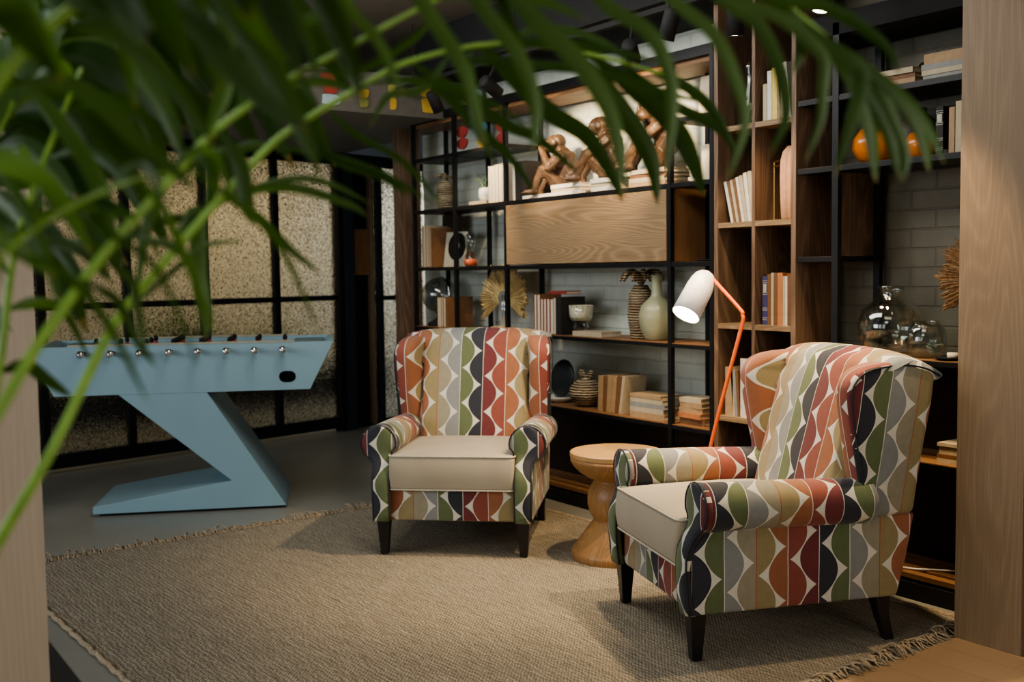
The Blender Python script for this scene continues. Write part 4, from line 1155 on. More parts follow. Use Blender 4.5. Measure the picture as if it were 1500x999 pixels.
# ================================================================== PALM IN THE FOREGROUND
FRONDS={"a":[[[-1.142,0.016,0.774],[-1.121,0.081,0.926],[-1.104,0.135,1.036],[-1.107,0.173,1.101],[-1.113,0.226,1.184],[-1.137,0.292,1.298],[-1.13,0.345,1.364],[-1.133,0.399,1.423],[-1.129,0.465,1.492],[-1.125,0.509,1.525],[-1.112,0.568,1.562],[-1.106,0.632,1.598],[-1.091,0.744,1.628],[-1.066,0.868,1.625],[-1.042,0.987,1.604]],[[[[-1.154,0.76,1.64],[-1.133,0.788,1.61],[-1.1,0.828,1.556],[-1.071,0.866,1.525],[-1.053,0.887,1.486],[-1.039,0.902,1.437]],0.0227],[[[-1.11,0.858,1.637],[-1.089,0.886,1.612],[-1.066,0.913,1.571],[-1.043,0.941,1.518],[-1.033,0.951,1.479],[-1.028,0.952,1.434]],0.0265],[[[-1.105,0.9,1.636],[-1.064,0.952,1.584],[-1.034,0.991,1.534],[-1.019,1.007,1.489],[-1.009,1.016,1.445]],0.0251],[[[-1.203,0.688,1.62],[-1.177,0.722,1.593],[-1.13,0.784,1.54],[-1.104,0.819,1.519],[-1.072,0.86,1.473]],0.0157],[[[-1.204,0.649,1.598],[-1.164,0.704,1.581],[-1.132,0.744,1.529],[-1.109,0.774,1.496],[-1.084,0.803,1.441]],0.012],[[[-1.063,0.958,1.617],[-1.026,1.008,1.587],[-1.004,1.035,1.551],[-0.986,1.055,1.497]],0.0144],[[[-1.084,0.929,1.629],[-1.041,0.985,1.57],[-1.008,1.028,1.542],[-0.999,1.039,1.524]],0.0144],[[[-1.132,0.685,1.618],[-1.088,0.746,1.607],[-1.03,0.828,1.597],[-0.977,0.902,1.571],[-0.942,0.949,1.553]],0.015],[[[-1.122,0.699,1.619],[-1.075,0.768,1.631],[-1.017,0.85,1.622],[-0.978,0.903,1.604]],0.0133],[[[-1.131,0.538,1.539],[-1.112,0.562,1.511],[-1.079,0.605,1.479],[-1.049,0.641,1.426]],0.0094],[[[-1.148,0.473,1.494],[-1.114,0.52,1.486],[-1.074,0.576,1.462],[-1.037,0.624,1.427]],0.0092],[[[-1.138,0.49,1.509],[-1.101,0.539,1.474],[-1.073,0.576,1.457],[-1.055,0.6,1.435]],0.0085],[[[-1.163,0.41,1.425],[-1.142,0.441,1.443],[-1.111,0.485,1.446],[-1.076,0.534,1.427],[-1.062,0.551,1.413]],0.0106],[[[-1.16,0.393,1.406],[-1.174,0.375,1.414],[-1.199,0.337,1.399],[-1.227,0.292,1.362]],0.0105],[[[-1.174,0.43,1.441],[-1.135,0.487,1.458],[-1.108,0.525,1.453],[-1.079,0.565,1.428]],0.0077],[[[-1.156,0.36,1.372],[-1.143,0.384,1.42],[-1.138,0.384,1.353],[-1.132,0.388,1.309],[-1.13,0.387,1.282]],0.0177],[[[-1.137,0.393,1.419],[-1.134,0.401,1.456],[-1.145,0.391,1.5],[-1.155,0.38,1.537]],0.0147],[[[-1.145,0.32,1.333],[-1.142,0.332,1.404],[-1.133,0.349,1.447],[-1.118,0.373,1.468]],0.0115],[[[-1.16,0.354,1.365],[-1.179,0.332,1.406],[-1.209,0.29,1.421],[-1.238,0.247,1.407]],0.0066],[[[-1.115,0.408,1.433],[-1.093,0.437,1.411],[-1.071,0.465,1.374],[-1.053,0.488,1.352]],0.0088],[[[-1.152,0.307,1.311],[-1.125,0.35,1.354],[-1.106,0.381,1.382],[-1.081,0.416,1.387]],0.0072],[[[-1.141,0.578,1.565],[-1.165,0.546,1.576],[-1.196,0.5,1.568],[-1.227,0.452,1.537]],0.0112],[[[-1.135,0.531,1.539],[-1.155,0.508,1.578],[-1.178,0.476,1.594],[-1.21,0.431,1.595]],0.0109],[[[-1.122,0.699,1.619],[-1.139,0.67,1.575],[-1.163,0.635,1.567],[-1.175,0.613,1.526]],0.01],[[[-1.091,0.744,1.628],[-1.056,0.796,1.647],[-1.017,0.85,1.63],[-0.992,0.882,1.596]],0.01],[[[-1.087,0.568,1.564],[-1.052,0.619,1.567],[-1.016,0.668,1.549],[-0.979,0.717,1.51]],0.0077],[[[-1.127,0.469,1.496],[-1.148,0.438,1.492],[-1.178,0.393,1.474],[-1.21,0.341,1.422]],0.0121],[[[-1.108,0.72,1.625],[-1.106,0.717,1.574],[-1.099,0.722,1.524],[-1.085,0.737,1.482]],0.0133]]],"b":[[[-1.073,0.016,0.827],[-1.02,0.083,1.068],[-0.999,0.127,1.183],[-1.003,0.161,1.237],[-1.018,0.199,1.294],[-1.042,0.261,1.37],[-1.047,0.312,1.426],[-1.051,0.366,1.485],[-1.053,0.402,1.515],[-1.047,0.449,1.549],[-1.033,0.508,1.584],[-1.02,0.584,1.63],[-1.022,0.674,1.679]],[[[[-1.051,0.366,1.485],[-1.042,0.385,1.543],[-1.045,0.388,1.597],[-1.055,0.379,1.644]],0.0177],[[[-1.047,0.449,1.549],[-1.055,0.442,1.591],[-1.065,0.432,1.634],[-1.07,0.428,1.662]],0.0169],[[[-1.052,0.344,1.461],[-1.066,0.33,1.515],[-1.087,0.305,1.562],[-1.105,0.285,1.609]],0.0188],[[[-1.035,0.272,1.386],[-1.049,0.259,1.444],[-1.07,0.235,1.495],[-1.09,0.211,1.534]],0.0167],[[[-1.025,0.289,1.405],[-1.044,0.263,1.418],[-1.07,0.226,1.412],[-1.094,0.188,1.387]],0.0115],[[[-1.032,0.278,1.389],[-1.006,0.314,1.379],[-0.99,0.334,1.353],[-0.984,0.337,1.308]],0.009],[[[-1.03,0.22,1.323],[-1.043,0.208,1.38],[-1.06,0.19,1.429],[-1.084,0.162,1.48]],0.0124],[[[-1.034,0.47,1.563],[-1.005,0.51,1.559],[-0.974,0.557,1.589],[-0.959,0.582,1.617]],0.0085],[[[-1.025,0.52,1.591],[-1.034,0.51,1.616],[-1.04,0.506,1.652],[-1.045,0.501,1.681]],0.0144],[[[-1.042,0.261,1.37],[-1.026,0.281,1.347],[-1.021,0.285,1.322],[-1.014,0.291,1.277]],0.009],[[[-1.031,0.239,1.348],[-1.012,0.264,1.329],[-1.0,0.278,1.291],[-0.988,0.292,1.266]],0.0075],[[[-1.053,0.402,1.515],[-1.047,0.416,1.56],[-1.025,0.452,1.601],[-0.998,0.492,1.621]],0.0166],[[[-1.044,0.377,1.495],[-1.031,0.392,1.461],[-1.025,0.396,1.42],[-1.019,0.402,1.4]],0.0177]]],"c":[[[-1.015,-0.003,0.862],[-0.929,0.054,1.202],[-0.909,0.106,1.406],[-0.925,0.185,1.539],[-0.916,0.294,1.618],[-0.881,0.437,1.661],[-0.832,0.596,1.675],[-0.787,0.746,1.662],[-0.752,0.844,1.629],[-0.732,0.904,1.594],[-0.727,0.943,1.566]],[[[[-0.898,0.376,1.646],[-0.885,0.387,1.584],[-0.874,0.399,1.554],[-0.868,0.403,1.513]],0.0103],[[[-0.891,0.422,1.66],[-0.874,0.438,1.591],[-0.857,0.459,1.557],[-0.842,0.475,1.507]],0.0126],[[[-0.878,0.476,1.668],[-0.852,0.506,1.592],[-0.829,0.531,1.536],[-0.815,0.544,1.464]],0.016],[[[-0.867,0.528,1.674],[-0.842,0.556,1.603],[-0.819,0.583,1.555],[-0.807,0.595,1.507],[-0.806,0.591,1.458]],0.0153],[[[-0.849,0.554,1.674],[-0.818,0.589,1.599],[-0.785,0.631,1.544],[-0.764,0.654,1.487],[-0.755,0.658,1.416]],0.0196],[[[-0.817,0.617,1.673],[-0.784,0.656,1.604],[-0.757,0.691,1.574],[-0.744,0.706,1.532],[-0.741,0.705,1.488],[-0.742,0.697,1.435]],0.0143],[[[-0.803,0.672,1.671],[-0.759,0.728,1.607],[-0.736,0.757,1.575],[-0.721,0.772,1.529],[-0.715,0.777,1.489],[-0.723,0.759,1.432]],0.0146],[[[-0.787,0.728,1.664],[-0.747,0.78,1.612],[-0.727,0.806,1.589],[-0.712,0.822,1.542],[-0.707,0.824,1.496],[-0.715,0.809,1.459]],0.0138],[[[-0.763,0.778,1.645],[-0.742,0.804,1.614],[-0.718,0.836,1.594],[-0.696,0.865,1.56],[-0.694,0.864,1.526],[-0.694,0.86,1.493],[-0.701,0.845,1.453]],0.0127],[[[-0.732,0.904,1.594],[-0.714,0.926,1.559],[-0.702,0.939,1.527],[-0.695,0.944,1.485],[-0.691,0.945,1.437]],0.023],[[[-0.752,0.844,1.629],[-0.727,0.877,1.59],[-0.703,0.906,1.56],[-0.692,0.921,1.544],[-0.695,0.912,1.503],[-0.703,0.893,1.44]],0.0179],[[[-0.736,0.899,1.598],[-0.706,0.938,1.562],[-0.678,0.973,1.526],[-0.662,0.993,1.494],[-0.651,1.004,1.455]],0.0158],[[[-0.732,0.937,1.573],[-0.706,0.971,1.544],[-0.685,0.997,1.515],[-0.676,1.006,1.483],[-0.672,1.009,1.449]],0.0222],[[[-0.723,0.915,1.577],[-0.699,0.946,1.548],[-0.685,0.961,1.505],[-0.675,0.971,1.467],[-0.675,0.967,1.436]],0.0146],[[[-0.734,0.834,1.617],[-0.719,0.853,1.596],[-0.714,0.857,1.569],[-0.719,0.847,1.542]],0.0117],[[[-0.723,0.915,1.573],[-0.704,0.937,1.534],[-0.687,0.957,1.491],[-0.677,0.965,1.438]],0.0146],[[[-0.755,0.789,1.64],[-0.727,0.826,1.617],[-0.696,0.87,1.607],[-0.663,0.912,1.572],[-0.65,0.927,1.539]],0.0127],[[[-0.916,0.294,1.618],[-0.903,0.309,1.589],[-0.896,0.314,1.548],[-0.888,0.322,1.505]],0.0149],[[[-0.933,0.231,1.579],[-0.92,0.249,1.573],[-0.915,0.252,1.545],[-0.907,0.258,1.488]],0.0146],[[[-0.936,0.356,1.65],[-0.931,0.359,1.607],[-0.922,0.368,1.571],[-0.918,0.372,1.559]],0.0136],[[[-0.847,0.575,1.677],[-0.84,0.577,1.618],[-0.832,0.585,1.582],[-0.823,0.596,1.557]],0.0099],[[[-0.902,0.461,1.672],[-0.885,0.479,1.626],[-0.856,0.519,1.607],[-0.834,0.55,1.603]],0.0097],[[[-0.891,0.512,1.678],[-0.87,0.536,1.625],[-0.817,0.608,1.604],[-0.791,0.644,1.585]],0.011],[[[-0.917,0.085,1.327],[-0.966,0.085,1.351],[-1.014,0.084,1.356],[-1.062,0.081,1.312]],0.02],[[[-0.912,0.097,1.373],[-0.919,0.131,1.391],[-0.925,0.163,1.377],[-0.931,0.195,1.35]],0.0168],[[[-0.91,0.11,1.414],[-0.918,0.105,1.438],[-0.924,0.099,1.441],[-0.928,0.092,1.405]],0.0137],[[[-0.914,0.128,1.443],[-0.933,0.164,1.443],[-0.951,0.199,1.424],[-0.969,0.234,1.37]],0.0199],[[[-0.918,0.145,1.472],[-0.927,0.133,1.503],[-0.935,0.12,1.494],[-0.94,0.107,1.47]],0.0169],[[[-0.921,0.164,1.503],[-0.892,0.208,1.501],[-0.864,0.248,1.457],[-0.837,0.285,1.417]],0.0144],[[[-0.924,0.182,1.534],[-0.956,0.173,1.573],[-0.986,0.163,1.584],[-1.014,0.151,1.531]],0.0151],[[[-0.924,0.205,1.553],[-0.897,0.242,1.546],[-0.872,0.275,1.507],[-0.847,0.304,1.453]],0.0162],[[[-0.922,0.229,1.571],[-0.891,0.239,1.59],[-0.859,0.246,1.573],[-0.827,0.25,1.536]],0.0205],[[[-0.92,0.253,1.588],[-0.865,0.29,1.56],[-0.813,0.32,1.499],[-0.764,0.346,1.46]],0.0202],[[[-0.918,0.279,1.606],[-0.94,0.313,1.647],[-0.962,0.346,1.656],[-0.982,0.378,1.628]],0.0163],[[[-0.913,0.306,1.621],[-0.879,0.334,1.566],[-0.847,0.359,1.507],[-0.816,0.381,1.431]],0.0221]]],"d":[[[-1.42,-0.012,0.646],[-1.448,0.08,1.039],[-1.493,0.129,1.275],[-1.49,0.228,1.486],[-1.496,0.307,1.639],[-1.492,0.397,1.773]],[[[[-1.492,0.187,1.398],[-1.54,0.181,1.438],[-1.586,0.174,1.436],[-1.632,0.166,1.418]],0.0275],[[[-1.491,0.205,1.436],[-1.421,0.249,1.439],[-1.353,0.284,1.392],[-1.287,0.313,1.32]],0.0202],[[[-1.49,0.223,1.474],[-1.527,0.196,1.518],[-1.561,0.169,1.526],[-1.591,0.14,1.45]],0.0216],[[[-1.491,0.238,1.505],[-1.427,0.265,1.512],[-1.365,0.285,1.482],[-1.304,0.301,1.441]],0.0272],[[[-1.492,0.252,1.532],[-1.498,0.24,1.568],[-1.502,0.228,1.554],[-1.503,0.214,1.5]],0.0293],[[[-1.493,0.266,1.559],[-1.45,0.298,1.563],[-1.409,0.325,1.544],[-1.367,0.347,1.472]],0.0252],[[[-1.494,0.28,1.586],[-1.471,0.247,1.614],[-1.443,0.216,1.604],[-1.409,0.184,1.512]],0.0248],[[[-1.495,0.294,1.614],[-1.491,0.341,1.64],[-1.487,0.384,1.627],[-1.481,0.422,1.529]],0.0312],[[[-1.495,0.309,1.641],[-1.459,0.309,1.666],[-1.422,0.307,1.668],[-1.381,0.302,1.615]],0.0259],[[[-1.495,0.325,1.665],[-1.431,0.366,1.669],[-1.369,0.399,1.634],[-1.308,0.427,1.581]],0.0239],[[[-1.495,0.34,1.689],[-1.495,0.318,1.729],[-1.491,0.296,1.723],[-1.482,0.271,1.638]],0.029],[[[-1.494,0.356,1.713],[-1.434,0.404,1.717],[-1.376,0.444,1.691],[-1.319,0.477,1.624]],0.0219],[[[-1.494,0.373,1.737],[-1.468,0.377,1.773],[-1.442,0.378,1.767],[-1.412,0.375,1.684]],0.0272],[[[-1.493,0.389,1.761],[-1.427,0.437,1.743],[-1.363,0.478,1.686],[-1.303,0.513,1.631]],0.0236],[[[-1.492,0.184,1.392],[-1.513,0.172,1.432],[-1.532,0.159,1.421],[-1.55,0.146,1.409]],0.0395],[[[-1.491,0.197,1.419],[-1.43,0.241,1.415],[-1.373,0.279,1.395],[-1.313,0.308,1.286]],0.0434],[[[-1.491,0.209,1.446],[-1.522,0.188,1.493],[-1.55,0.165,1.49],[-1.573,0.139,1.387]],0.0454],[[[-1.49,0.222,1.473],[-1.473,0.282,1.489],[-1.457,0.337,1.469],[-1.438,0.385,1.347]],0.0472],[[[-1.49,0.233,1.495],[-1.531,0.216,1.543],[-1.57,0.2,1.562],[-1.606,0.18,1.503]],0.0409],[[[-1.491,0.243,1.514],[-1.477,0.285,1.538],[-1.462,0.322,1.505],[-1.447,0.356,1.45]],0.0385],[[[-1.492,0.252,1.533],[-1.51,0.236,1.573],[-1.525,0.218,1.57],[-1.537,0.199,1.507]],0.045],[[[-1.493,0.262,1.552],[-1.473,0.305,1.545],[-1.455,0.344,1.512],[-1.438,0.38,1.474]],0.0365],[[[-1.493,0.272,1.571],[-1.478,0.263,1.603],[-1.461,0.252,1.599],[-1.44,0.239,1.53]],0.0412],[[[-1.494,0.282,1.59],[-1.479,0.346,1.579],[-1.463,0.404,1.523],[-1.45,0.462,1.483]],0.0493],[[[-1.495,0.292,1.61],[-1.469,0.287,1.649],[-1.442,0.281,1.658],[-1.409,0.27,1.56]],0.0389],[[[-1.495,0.302,1.629],[-1.446,0.354,1.629],[-1.398,0.399,1.591],[-1.352,0.439,1.533]],0.0444],[[[-1.495,0.313,1.647],[-1.475,0.311,1.68],[-1.452,0.306,1.666],[-1.428,0.301,1.639]],0.0469],[[[-1.495,0.324,1.664],[-1.506,0.377,1.665],[-1.515,0.426,1.62],[-1.526,0.475,1.573]],0.0432],[[[-1.495,0.335,1.68],[-1.511,0.319,1.716],[-1.525,0.302,1.716],[-1.535,0.283,1.637]],0.0471],[[[-1.494,0.346,1.697],[-1.473,0.393,1.695],[-1.454,0.436,1.673],[-1.433,0.474,1.593]],0.0364],[[[-1.494,0.357,1.714],[-1.496,0.354,1.763],[-1.496,0.349,1.766],[-1.491,0.34,1.684]],0.0426],[[[-1.494,0.368,1.731],[-1.464,0.442,1.712],[-1.433,0.508,1.627],[-1.403,0.57,1.503]],0.0453],[[[-1.493,0.38,1.748],[-1.512,0.384,1.794],[-1.528,0.387,1.795],[-1.542,0.387,1.739]],0.0381],[[[-1.493,0.391,1.765],[-1.481,0.468,1.788],[-1.47,0.54,1.77],[-1.457,0.607,1.685]],0.0429]]],"e":[[[-1.549,-0.025,0.612],[-1.632,0.075,1.002],[-1.67,0.149,1.36],[-1.656,0.284,1.598],[-1.631,0.421,1.733],[-1.599,0.565,1.825]],[[[[-1.654,0.117,1.206],[-1.656,0.077,1.241],[-1.652,0.038,1.229],[-1.644,0.002,1.18]],0.0225],[[[-1.66,0.129,1.264],[-1.613,0.165,1.307],[-1.566,0.193,1.282],[-1.519,0.217,1.226]],0.0248],[[[-1.666,0.141,1.322],[-1.642,0.121,1.366],[-1.614,0.1,1.351],[-1.581,0.079,1.305]],0.0244],[[[-1.669,0.156,1.373],[-1.595,0.195,1.361],[-1.524,0.226,1.336],[-1.453,0.252,1.282]],0.0254],[[[-1.667,0.177,1.41],[-1.663,0.167,1.44],[-1.657,0.157,1.438],[-1.648,0.145,1.392]],0.0287],[[[-1.665,0.198,1.447],[-1.599,0.227,1.454],[-1.534,0.25,1.424],[-1.471,0.27,1.413]],0.0286],[[[-1.663,0.22,1.485],[-1.657,0.209,1.536],[-1.647,0.197,1.528],[-1.633,0.183,1.456]],0.0325],[[[-1.661,0.241,1.523],[-1.645,0.304,1.519],[-1.629,0.361,1.466],[-1.613,0.413,1.349]],0.0336],[[[-1.658,0.263,1.562],[-1.699,0.262,1.617],[-1.737,0.259,1.627],[-1.772,0.252,1.562]],0.0308],[[[-1.655,0.285,1.599],[-1.658,0.35,1.602],[-1.661,0.41,1.574],[-1.663,0.467,1.468]],0.031],[[[-1.652,0.307,1.62],[-1.611,0.312,1.67],[-1.569,0.313,1.654],[-1.524,0.312,1.599]],0.025],[[[-1.648,0.328,1.642],[-1.619,0.383,1.619],[-1.592,0.433,1.579],[-1.565,0.478,1.488]],0.0315],[[[-1.644,0.35,1.663],[-1.671,0.373,1.706],[-1.695,0.394,1.699],[-1.72,0.414,1.686]],0.0323],[[[-1.64,0.372,1.685],[-1.629,0.43,1.681],[-1.618,0.485,1.652],[-1.607,0.535,1.566]],0.028],[[[-1.636,0.394,1.706],[-1.653,0.423,1.753],[-1.667,0.448,1.742],[-1.683,0.472,1.73]],0.0264],[[[-1.632,0.417,1.728],[-1.574,0.458,1.707],[-1.518,0.493,1.66],[-1.463,0.523,1.595]],0.0331],[[[-1.627,0.439,1.744],[-1.592,0.435,1.777],[-1.555,0.429,1.786],[-1.513,0.419,1.7]],0.0298],[[[-1.623,0.461,1.759],[-1.538,0.511,1.721],[-1.459,0.552,1.667],[-1.378,0.581,1.515]],0.0259],[[[-1.618,0.484,1.773],[-1.613,0.512,1.803],[-1.607,0.537,1.796],[-1.6,0.559,1.739]],0.0361],[[[-1.613,0.507,1.788],[-1.578,0.549,1.757],[-1.544,0.587,1.695],[-1.511,0.619,1.594]],0.0264],[[[-1.607,0.53,1.803],[-1.607,0.562,1.843],[-1.606,0.59,1.834],[-1.605,0.616,1.804]],0.0346],[[[-1.602,0.553,1.818],[-1.606,0.604,1.792],[-1.61,0.652,1.737],[-1.614,0.697,1.646]],0.0369],[[[-1.666,0.189,1.431],[-1.68,0.179,1.472],[-1.692,0.167,1.462],[-1.702,0.155,1.422]],0.0446],[[[-1.664,0.205,1.458],[-1.603,0.253,1.46],[-1.543,0.293,1.418],[-1.487,0.329,1.39]],0.0351],[[[-1.663,0.22,1.485],[-1.705,0.203,1.535],[-1.744,0.185,1.542],[-1.779,0.163,1.45]],0.0412],[[[-1.661,0.236,1.513],[-1.598,0.3,1.503],[-1.538,0.355,1.436],[-1.48,0.404,1.365]],0.04],[[[-1.659,0.251,1.541],[-1.621,0.253,1.59],[-1.581,0.251,1.585],[-1.537,0.246,1.508]],0.0381],[[[-1.658,0.267,1.569],[-1.6,0.308,1.56],[-1.545,0.343,1.524],[-1.49,0.371,1.435]],0.0454],[[[-1.656,0.283,1.597],[-1.647,0.28,1.636],[-1.637,0.276,1.645],[-1.622,0.269,1.574]],0.044],[[[-1.653,0.298,1.612],[-1.64,0.37,1.571],[-1.627,0.438,1.506],[-1.614,0.503,1.393]],0.043],[[[-1.651,0.314,1.627],[-1.638,0.304,1.681],[-1.621,0.292,1.68],[-1.602,0.278,1.622]],0.0408],[[[-1.648,0.329,1.643],[-1.631,0.394,1.637],[-1.615,0.453,1.596],[-1.601,0.51,1.542]],0.0494],[[[-1.645,0.345,1.658],[-1.61,0.333,1.693],[-1.572,0.32,1.682],[-1.53,0.303,1.599]],0.0448],[[[-1.642,0.361,1.674],[-1.613,0.407,1.652],[-1.585,0.449,1.61],[-1.556,0.485,1.501]],0.0513],[[[-1.639,0.377,1.689],[-1.595,0.396,1.727],[-1.55,0.41,1.726],[-1.504,0.419,1.678]],0.0476],[[[-1.637,0.393,1.705],[-1.581,0.455,1.675],[-1.527,0.509,1.61],[-1.476,0.557,1.513]],0.0447],[[[-1.634,0.409,1.721],[-1.671,0.419,1.781],[-1.707,0.427,1.786],[-1.739,0.43,1.706]],0.0516],[[[-1.63,0.425,1.735],[-1.621,0.496,1.687],[-1.611,0.563,1.591],[-1.601,0.626,1.437]],0.0449],[[[-1.627,0.441,1.746],[-1.635,0.468,1.79],[-1.642,0.492,1.801],[-1.649,0.514,1.769]],0.0444],[[[-1.623,0.457,1.756],[-1.537,0.516,1.72],[-1.454,0.563,1.632],[-1.373,0.6,1.495]],0.038],[[[-1.62,0.473,1.767],[-1.604,0.513,1.809],[-1.588,0.547,1.81],[-1.571,0.578,1.763]],0.0404],[[[-1.616,0.49,1.777],[-1.577,0.557,1.756],[-1.539,0.618,1.699],[-1.502,0.674,1.616]],0.0504],[[[-1.613,0.506,1.788],[-1.621,0.545,1.842],[-1.627,0.579,1.825],[-1.631,0.609,1.747]],0.0437],[[[-1.609,0.523,1.798],[-1.557,0.59,1.757],[-1.506,0.649,1.648],[-1.456,0.702,1.51]],0.0436],[[[-1.605,0.54,1.809],[-1.576,0.555,1.85],[-1.546,0.567,1.852],[-1.515,0.575,1.823]],0.0446],[[[-1.601,0.556,1.82],[-1.569,0.63,1.794],[-1.537,0.697,1.735],[-1.506,0.759,1.624]],0.0423]]],"h":[[[-0.839,-0.021,0.953],[-0.81,0.017,1.225],[-0.804,0.048,1.42],[-0.796,0.106,1.524],[-0.784,0.164,1.579],[-0.763,0.232,1.603],[-0.739,0.302,1.604]],[[[[-0.798,0.093,1.501],[-0.818,0.086,1.523],[-0.836,0.078,1.522],[-0.855,0.07,1.515]],0.0253],[[[-0.796,0.103,1.519],[-0.812,0.131,1.538],[-0.826,0.158,1.535],[-0.839,0.183,1.491]],0.0199],[[[-0.795,0.112,1.53],[-0.833,0.123,1.559],[-0.871,0.134,1.573],[-0.908,0.142,1.544]],0.0234],[[[-0.793,0.122,1.539],[-0.808,0.144,1.533],[-0.823,0.166,1.516],[-0.839,0.187,1.495]],0.027],[[[-0.791,0.131,1.548],[-0.75,0.132,1.555],[-0.709,0.13,1.542],[-0.667,0.127,1.52]],0.0227],[[[-0.789,0.141,1.557],[-0.77,0.163,1.553],[-0.751,0.181,1.534],[-0.734,0.199,1.519]],0.0216],[[[-0.787,0.151,1.566],[-0.793,0.153,1.587],[-0.797,0.155,1.581],[-0.802,0.156,1.561]],0.0205],[[[-0.785,0.16,1.576],[-0.759,0.179,1.563],[-0.734,0.195,1.54],[-0.709,0.208,1.503]],0.0241],[[[-0.782,0.171,1.582],[-0.792,0.19,1.597],[-0.802,0.208,1.598],[-0.811,0.225,1.574]],0.0224],[[[-0.778,0.182,1.586],[-0.737,0.188,1.557],[-0.697,0.192,1.52],[-0.657,0.194,1.489]],0.021],[[[-0.775,0.193,1.59],[-0.735,0.195,1.599],[-0.695,0.194,1.59],[-0.654,0.191,1.554]],0.0181],[[[-0.772,0.204,1.594],[-0.759,0.221,1.567],[-0.747,0.236,1.527],[-0.735,0.249,1.488]],0.0219],[[[-0.768,0.215,1.598],[-0.753,0.225,1.605],[-0.737,0.232,1.597],[-0.722,0.238,1.574]],0.0242],[[[-0.765,0.227,1.602],[-0.736,0.245,1.587],[-0.708,0.259,1.56],[-0.68,0.271,1.518]],0.0257],[[[-0.761,0.238,1.604],[-0.722,0.247,1.607],[-0.684,0.252,1.593],[-0.646,0.254,1.564]],0.0225],[[[-0.757,0.249,1.604],[-0.777,0.286,1.588],[-0.796,0.322,1.551],[-0.816,0.36,1.52]],0.0303],[[[-0.753,0.261,1.604],[-0.71,0.265,1.602],[-0.667,0.265,1.583],[-0.625,0.263,1.557]],0.0262],[[[-0.749,0.272,1.604],[-0.705,0.279,1.57],[-0.663,0.281,1.519],[-0.622,0.281,1.472]],0.0232],[[[-0.745,0.284,1.604],[-0.765,0.314,1.624],[-0.784,0.344,1.627],[-0.804,0.374,1.625]],0.0291],[[[-0.741,0.296,1.604],[-0.702,0.31,1.565],[-0.666,0.321,1.523],[-0.63,0.328,1.454]],0.0194]]],"f":[[[-0.938,0.005,0.88],[-0.887,0.068,1.106],[-0.879,0.096,1.255],[-0.888,0.128,1.339],[-0.883,0.176,1.391],[-0.883,0.25,1.429],[-0.891,0.309,1.439]],[[[[-0.887,0.137,1.349],[-0.919,0.146,1.37],[-0.95,0.155,1.373],[-0.98,0.162,1.34]],0.0055],[[[-0.885,0.155,1.368],[-0.875,0.188,1.356],[-0.865,0.217,1.316],[-0.854,0.245,1.249]],0.0074],[[[-0.883,0.173,1.387],[-0.868,0.172,1.411],[-0.853,0.17,1.414],[-0.836,0.167,1.402]],0.0057],[[[-0.883,0.199,1.402],[-0.861,0.227,1.38],[-0.839,0.252,1.353],[-0.817,0.274,1.277]],0.0053],[[[-0.883,0.226,1.417],[-0.845,0.234,1.436],[-0.806,0.239,1.426],[-0.766,0.239,1.385]],0.0064],[[[-0.884,0.254,1.43],[-0.906,0.281,1.4],[-0.927,0.307,1.352],[-0.949,0.334,1.298]],0.0074],[[[-0.887,0.275,1.433],[-0.903,0.302,1.455],[-0.919,0.328,1.454],[-0.933,0.351,1.407]],0.008],[[[-0.89,0.298,1.437],[-0.903,0.342,1.412],[-0.915,0.385,1.374],[-0.926,0.427,1.294]],0.007]]],"g":[[[-1.238,-0.006,0.714],[-1.229,0.085,0.943],[-1.219,0.153,1.103],[-1.225,0.195,1.241],[-1.242,0.219,1.371],[-1.251,0.252,1.467],[-1.273,0.304,1.585]],[[[[-1.224,0.187,1.217],[-1.275,0.181,1.232],[-1.325,0.173,1.219],[-1.376,0.164,1.189]],0.0142],[[[-1.226,0.197,1.252],[-1.214,0.221,1.258],[-1.202,0.241,1.241],[-1.19,0.261,1.224]],0.0135],[[[-1.231,0.203,1.284],[-1.268,0.197,1.31],[-1.303,0.19,1.311],[-1.338,0.182,1.289]],0.0151],[[[-1.235,0.209,1.317],[-1.241,0.24,1.323],[-1.247,0.269,1.311],[-1.252,0.295,1.257]],0.0129],[[[-1.24,0.216,1.35],[-1.219,0.193,1.378],[-1.196,0.171,1.371],[-1.169,0.15,1.35]],0.0112],[[[-1.243,0.223,1.38],[-1.212,0.251,1.388],[-1.182,0.276,1.379],[-1.152,0.297,1.344]],0.0147],[[[-1.246,0.231,1.404],[-1.29,0.219,1.429],[-1.333,0.206,1.435],[-1.374,0.191,1.379]],0.0168],[[[-1.248,0.239,1.428],[-1.21,0.267,1.43],[-1.174,0.29,1.396],[-1.137,0.31,1.345]],0.0111],[[[-1.25,0.248,1.453],[-1.238,0.234,1.482],[-1.224,0.221,1.482],[-1.207,0.206,1.426]],0.011],[[[-1.254,0.258,1.48],[-1.189,0.284,1.484],[-1.127,0.303,1.453],[-1.064,0.317,1.389]],0.0108],[[[-1.26,0.271,1.509],[-1.272,0.258,1.544],[-1.282,0.245,1.551],[-1.29,0.23,1.525]],0.0108],[[[-1.265,0.284,1.539],[-1.247,0.321,1.548],[-1.23,0.353,1.533],[-1.211,0.381,1.459]],0.0183],[[[-1.271,0.298,1.57],[-1.246,0.273,1.583],[-1.219,0.25,1.567],[-1.188,0.228,1.544]],0.0137]]]}
FR_END=(-1.152,-0.004)
palm = thing('areca_palm', 'green areca palm whose arching fronds hang across the foreground at upper left', 'palm')
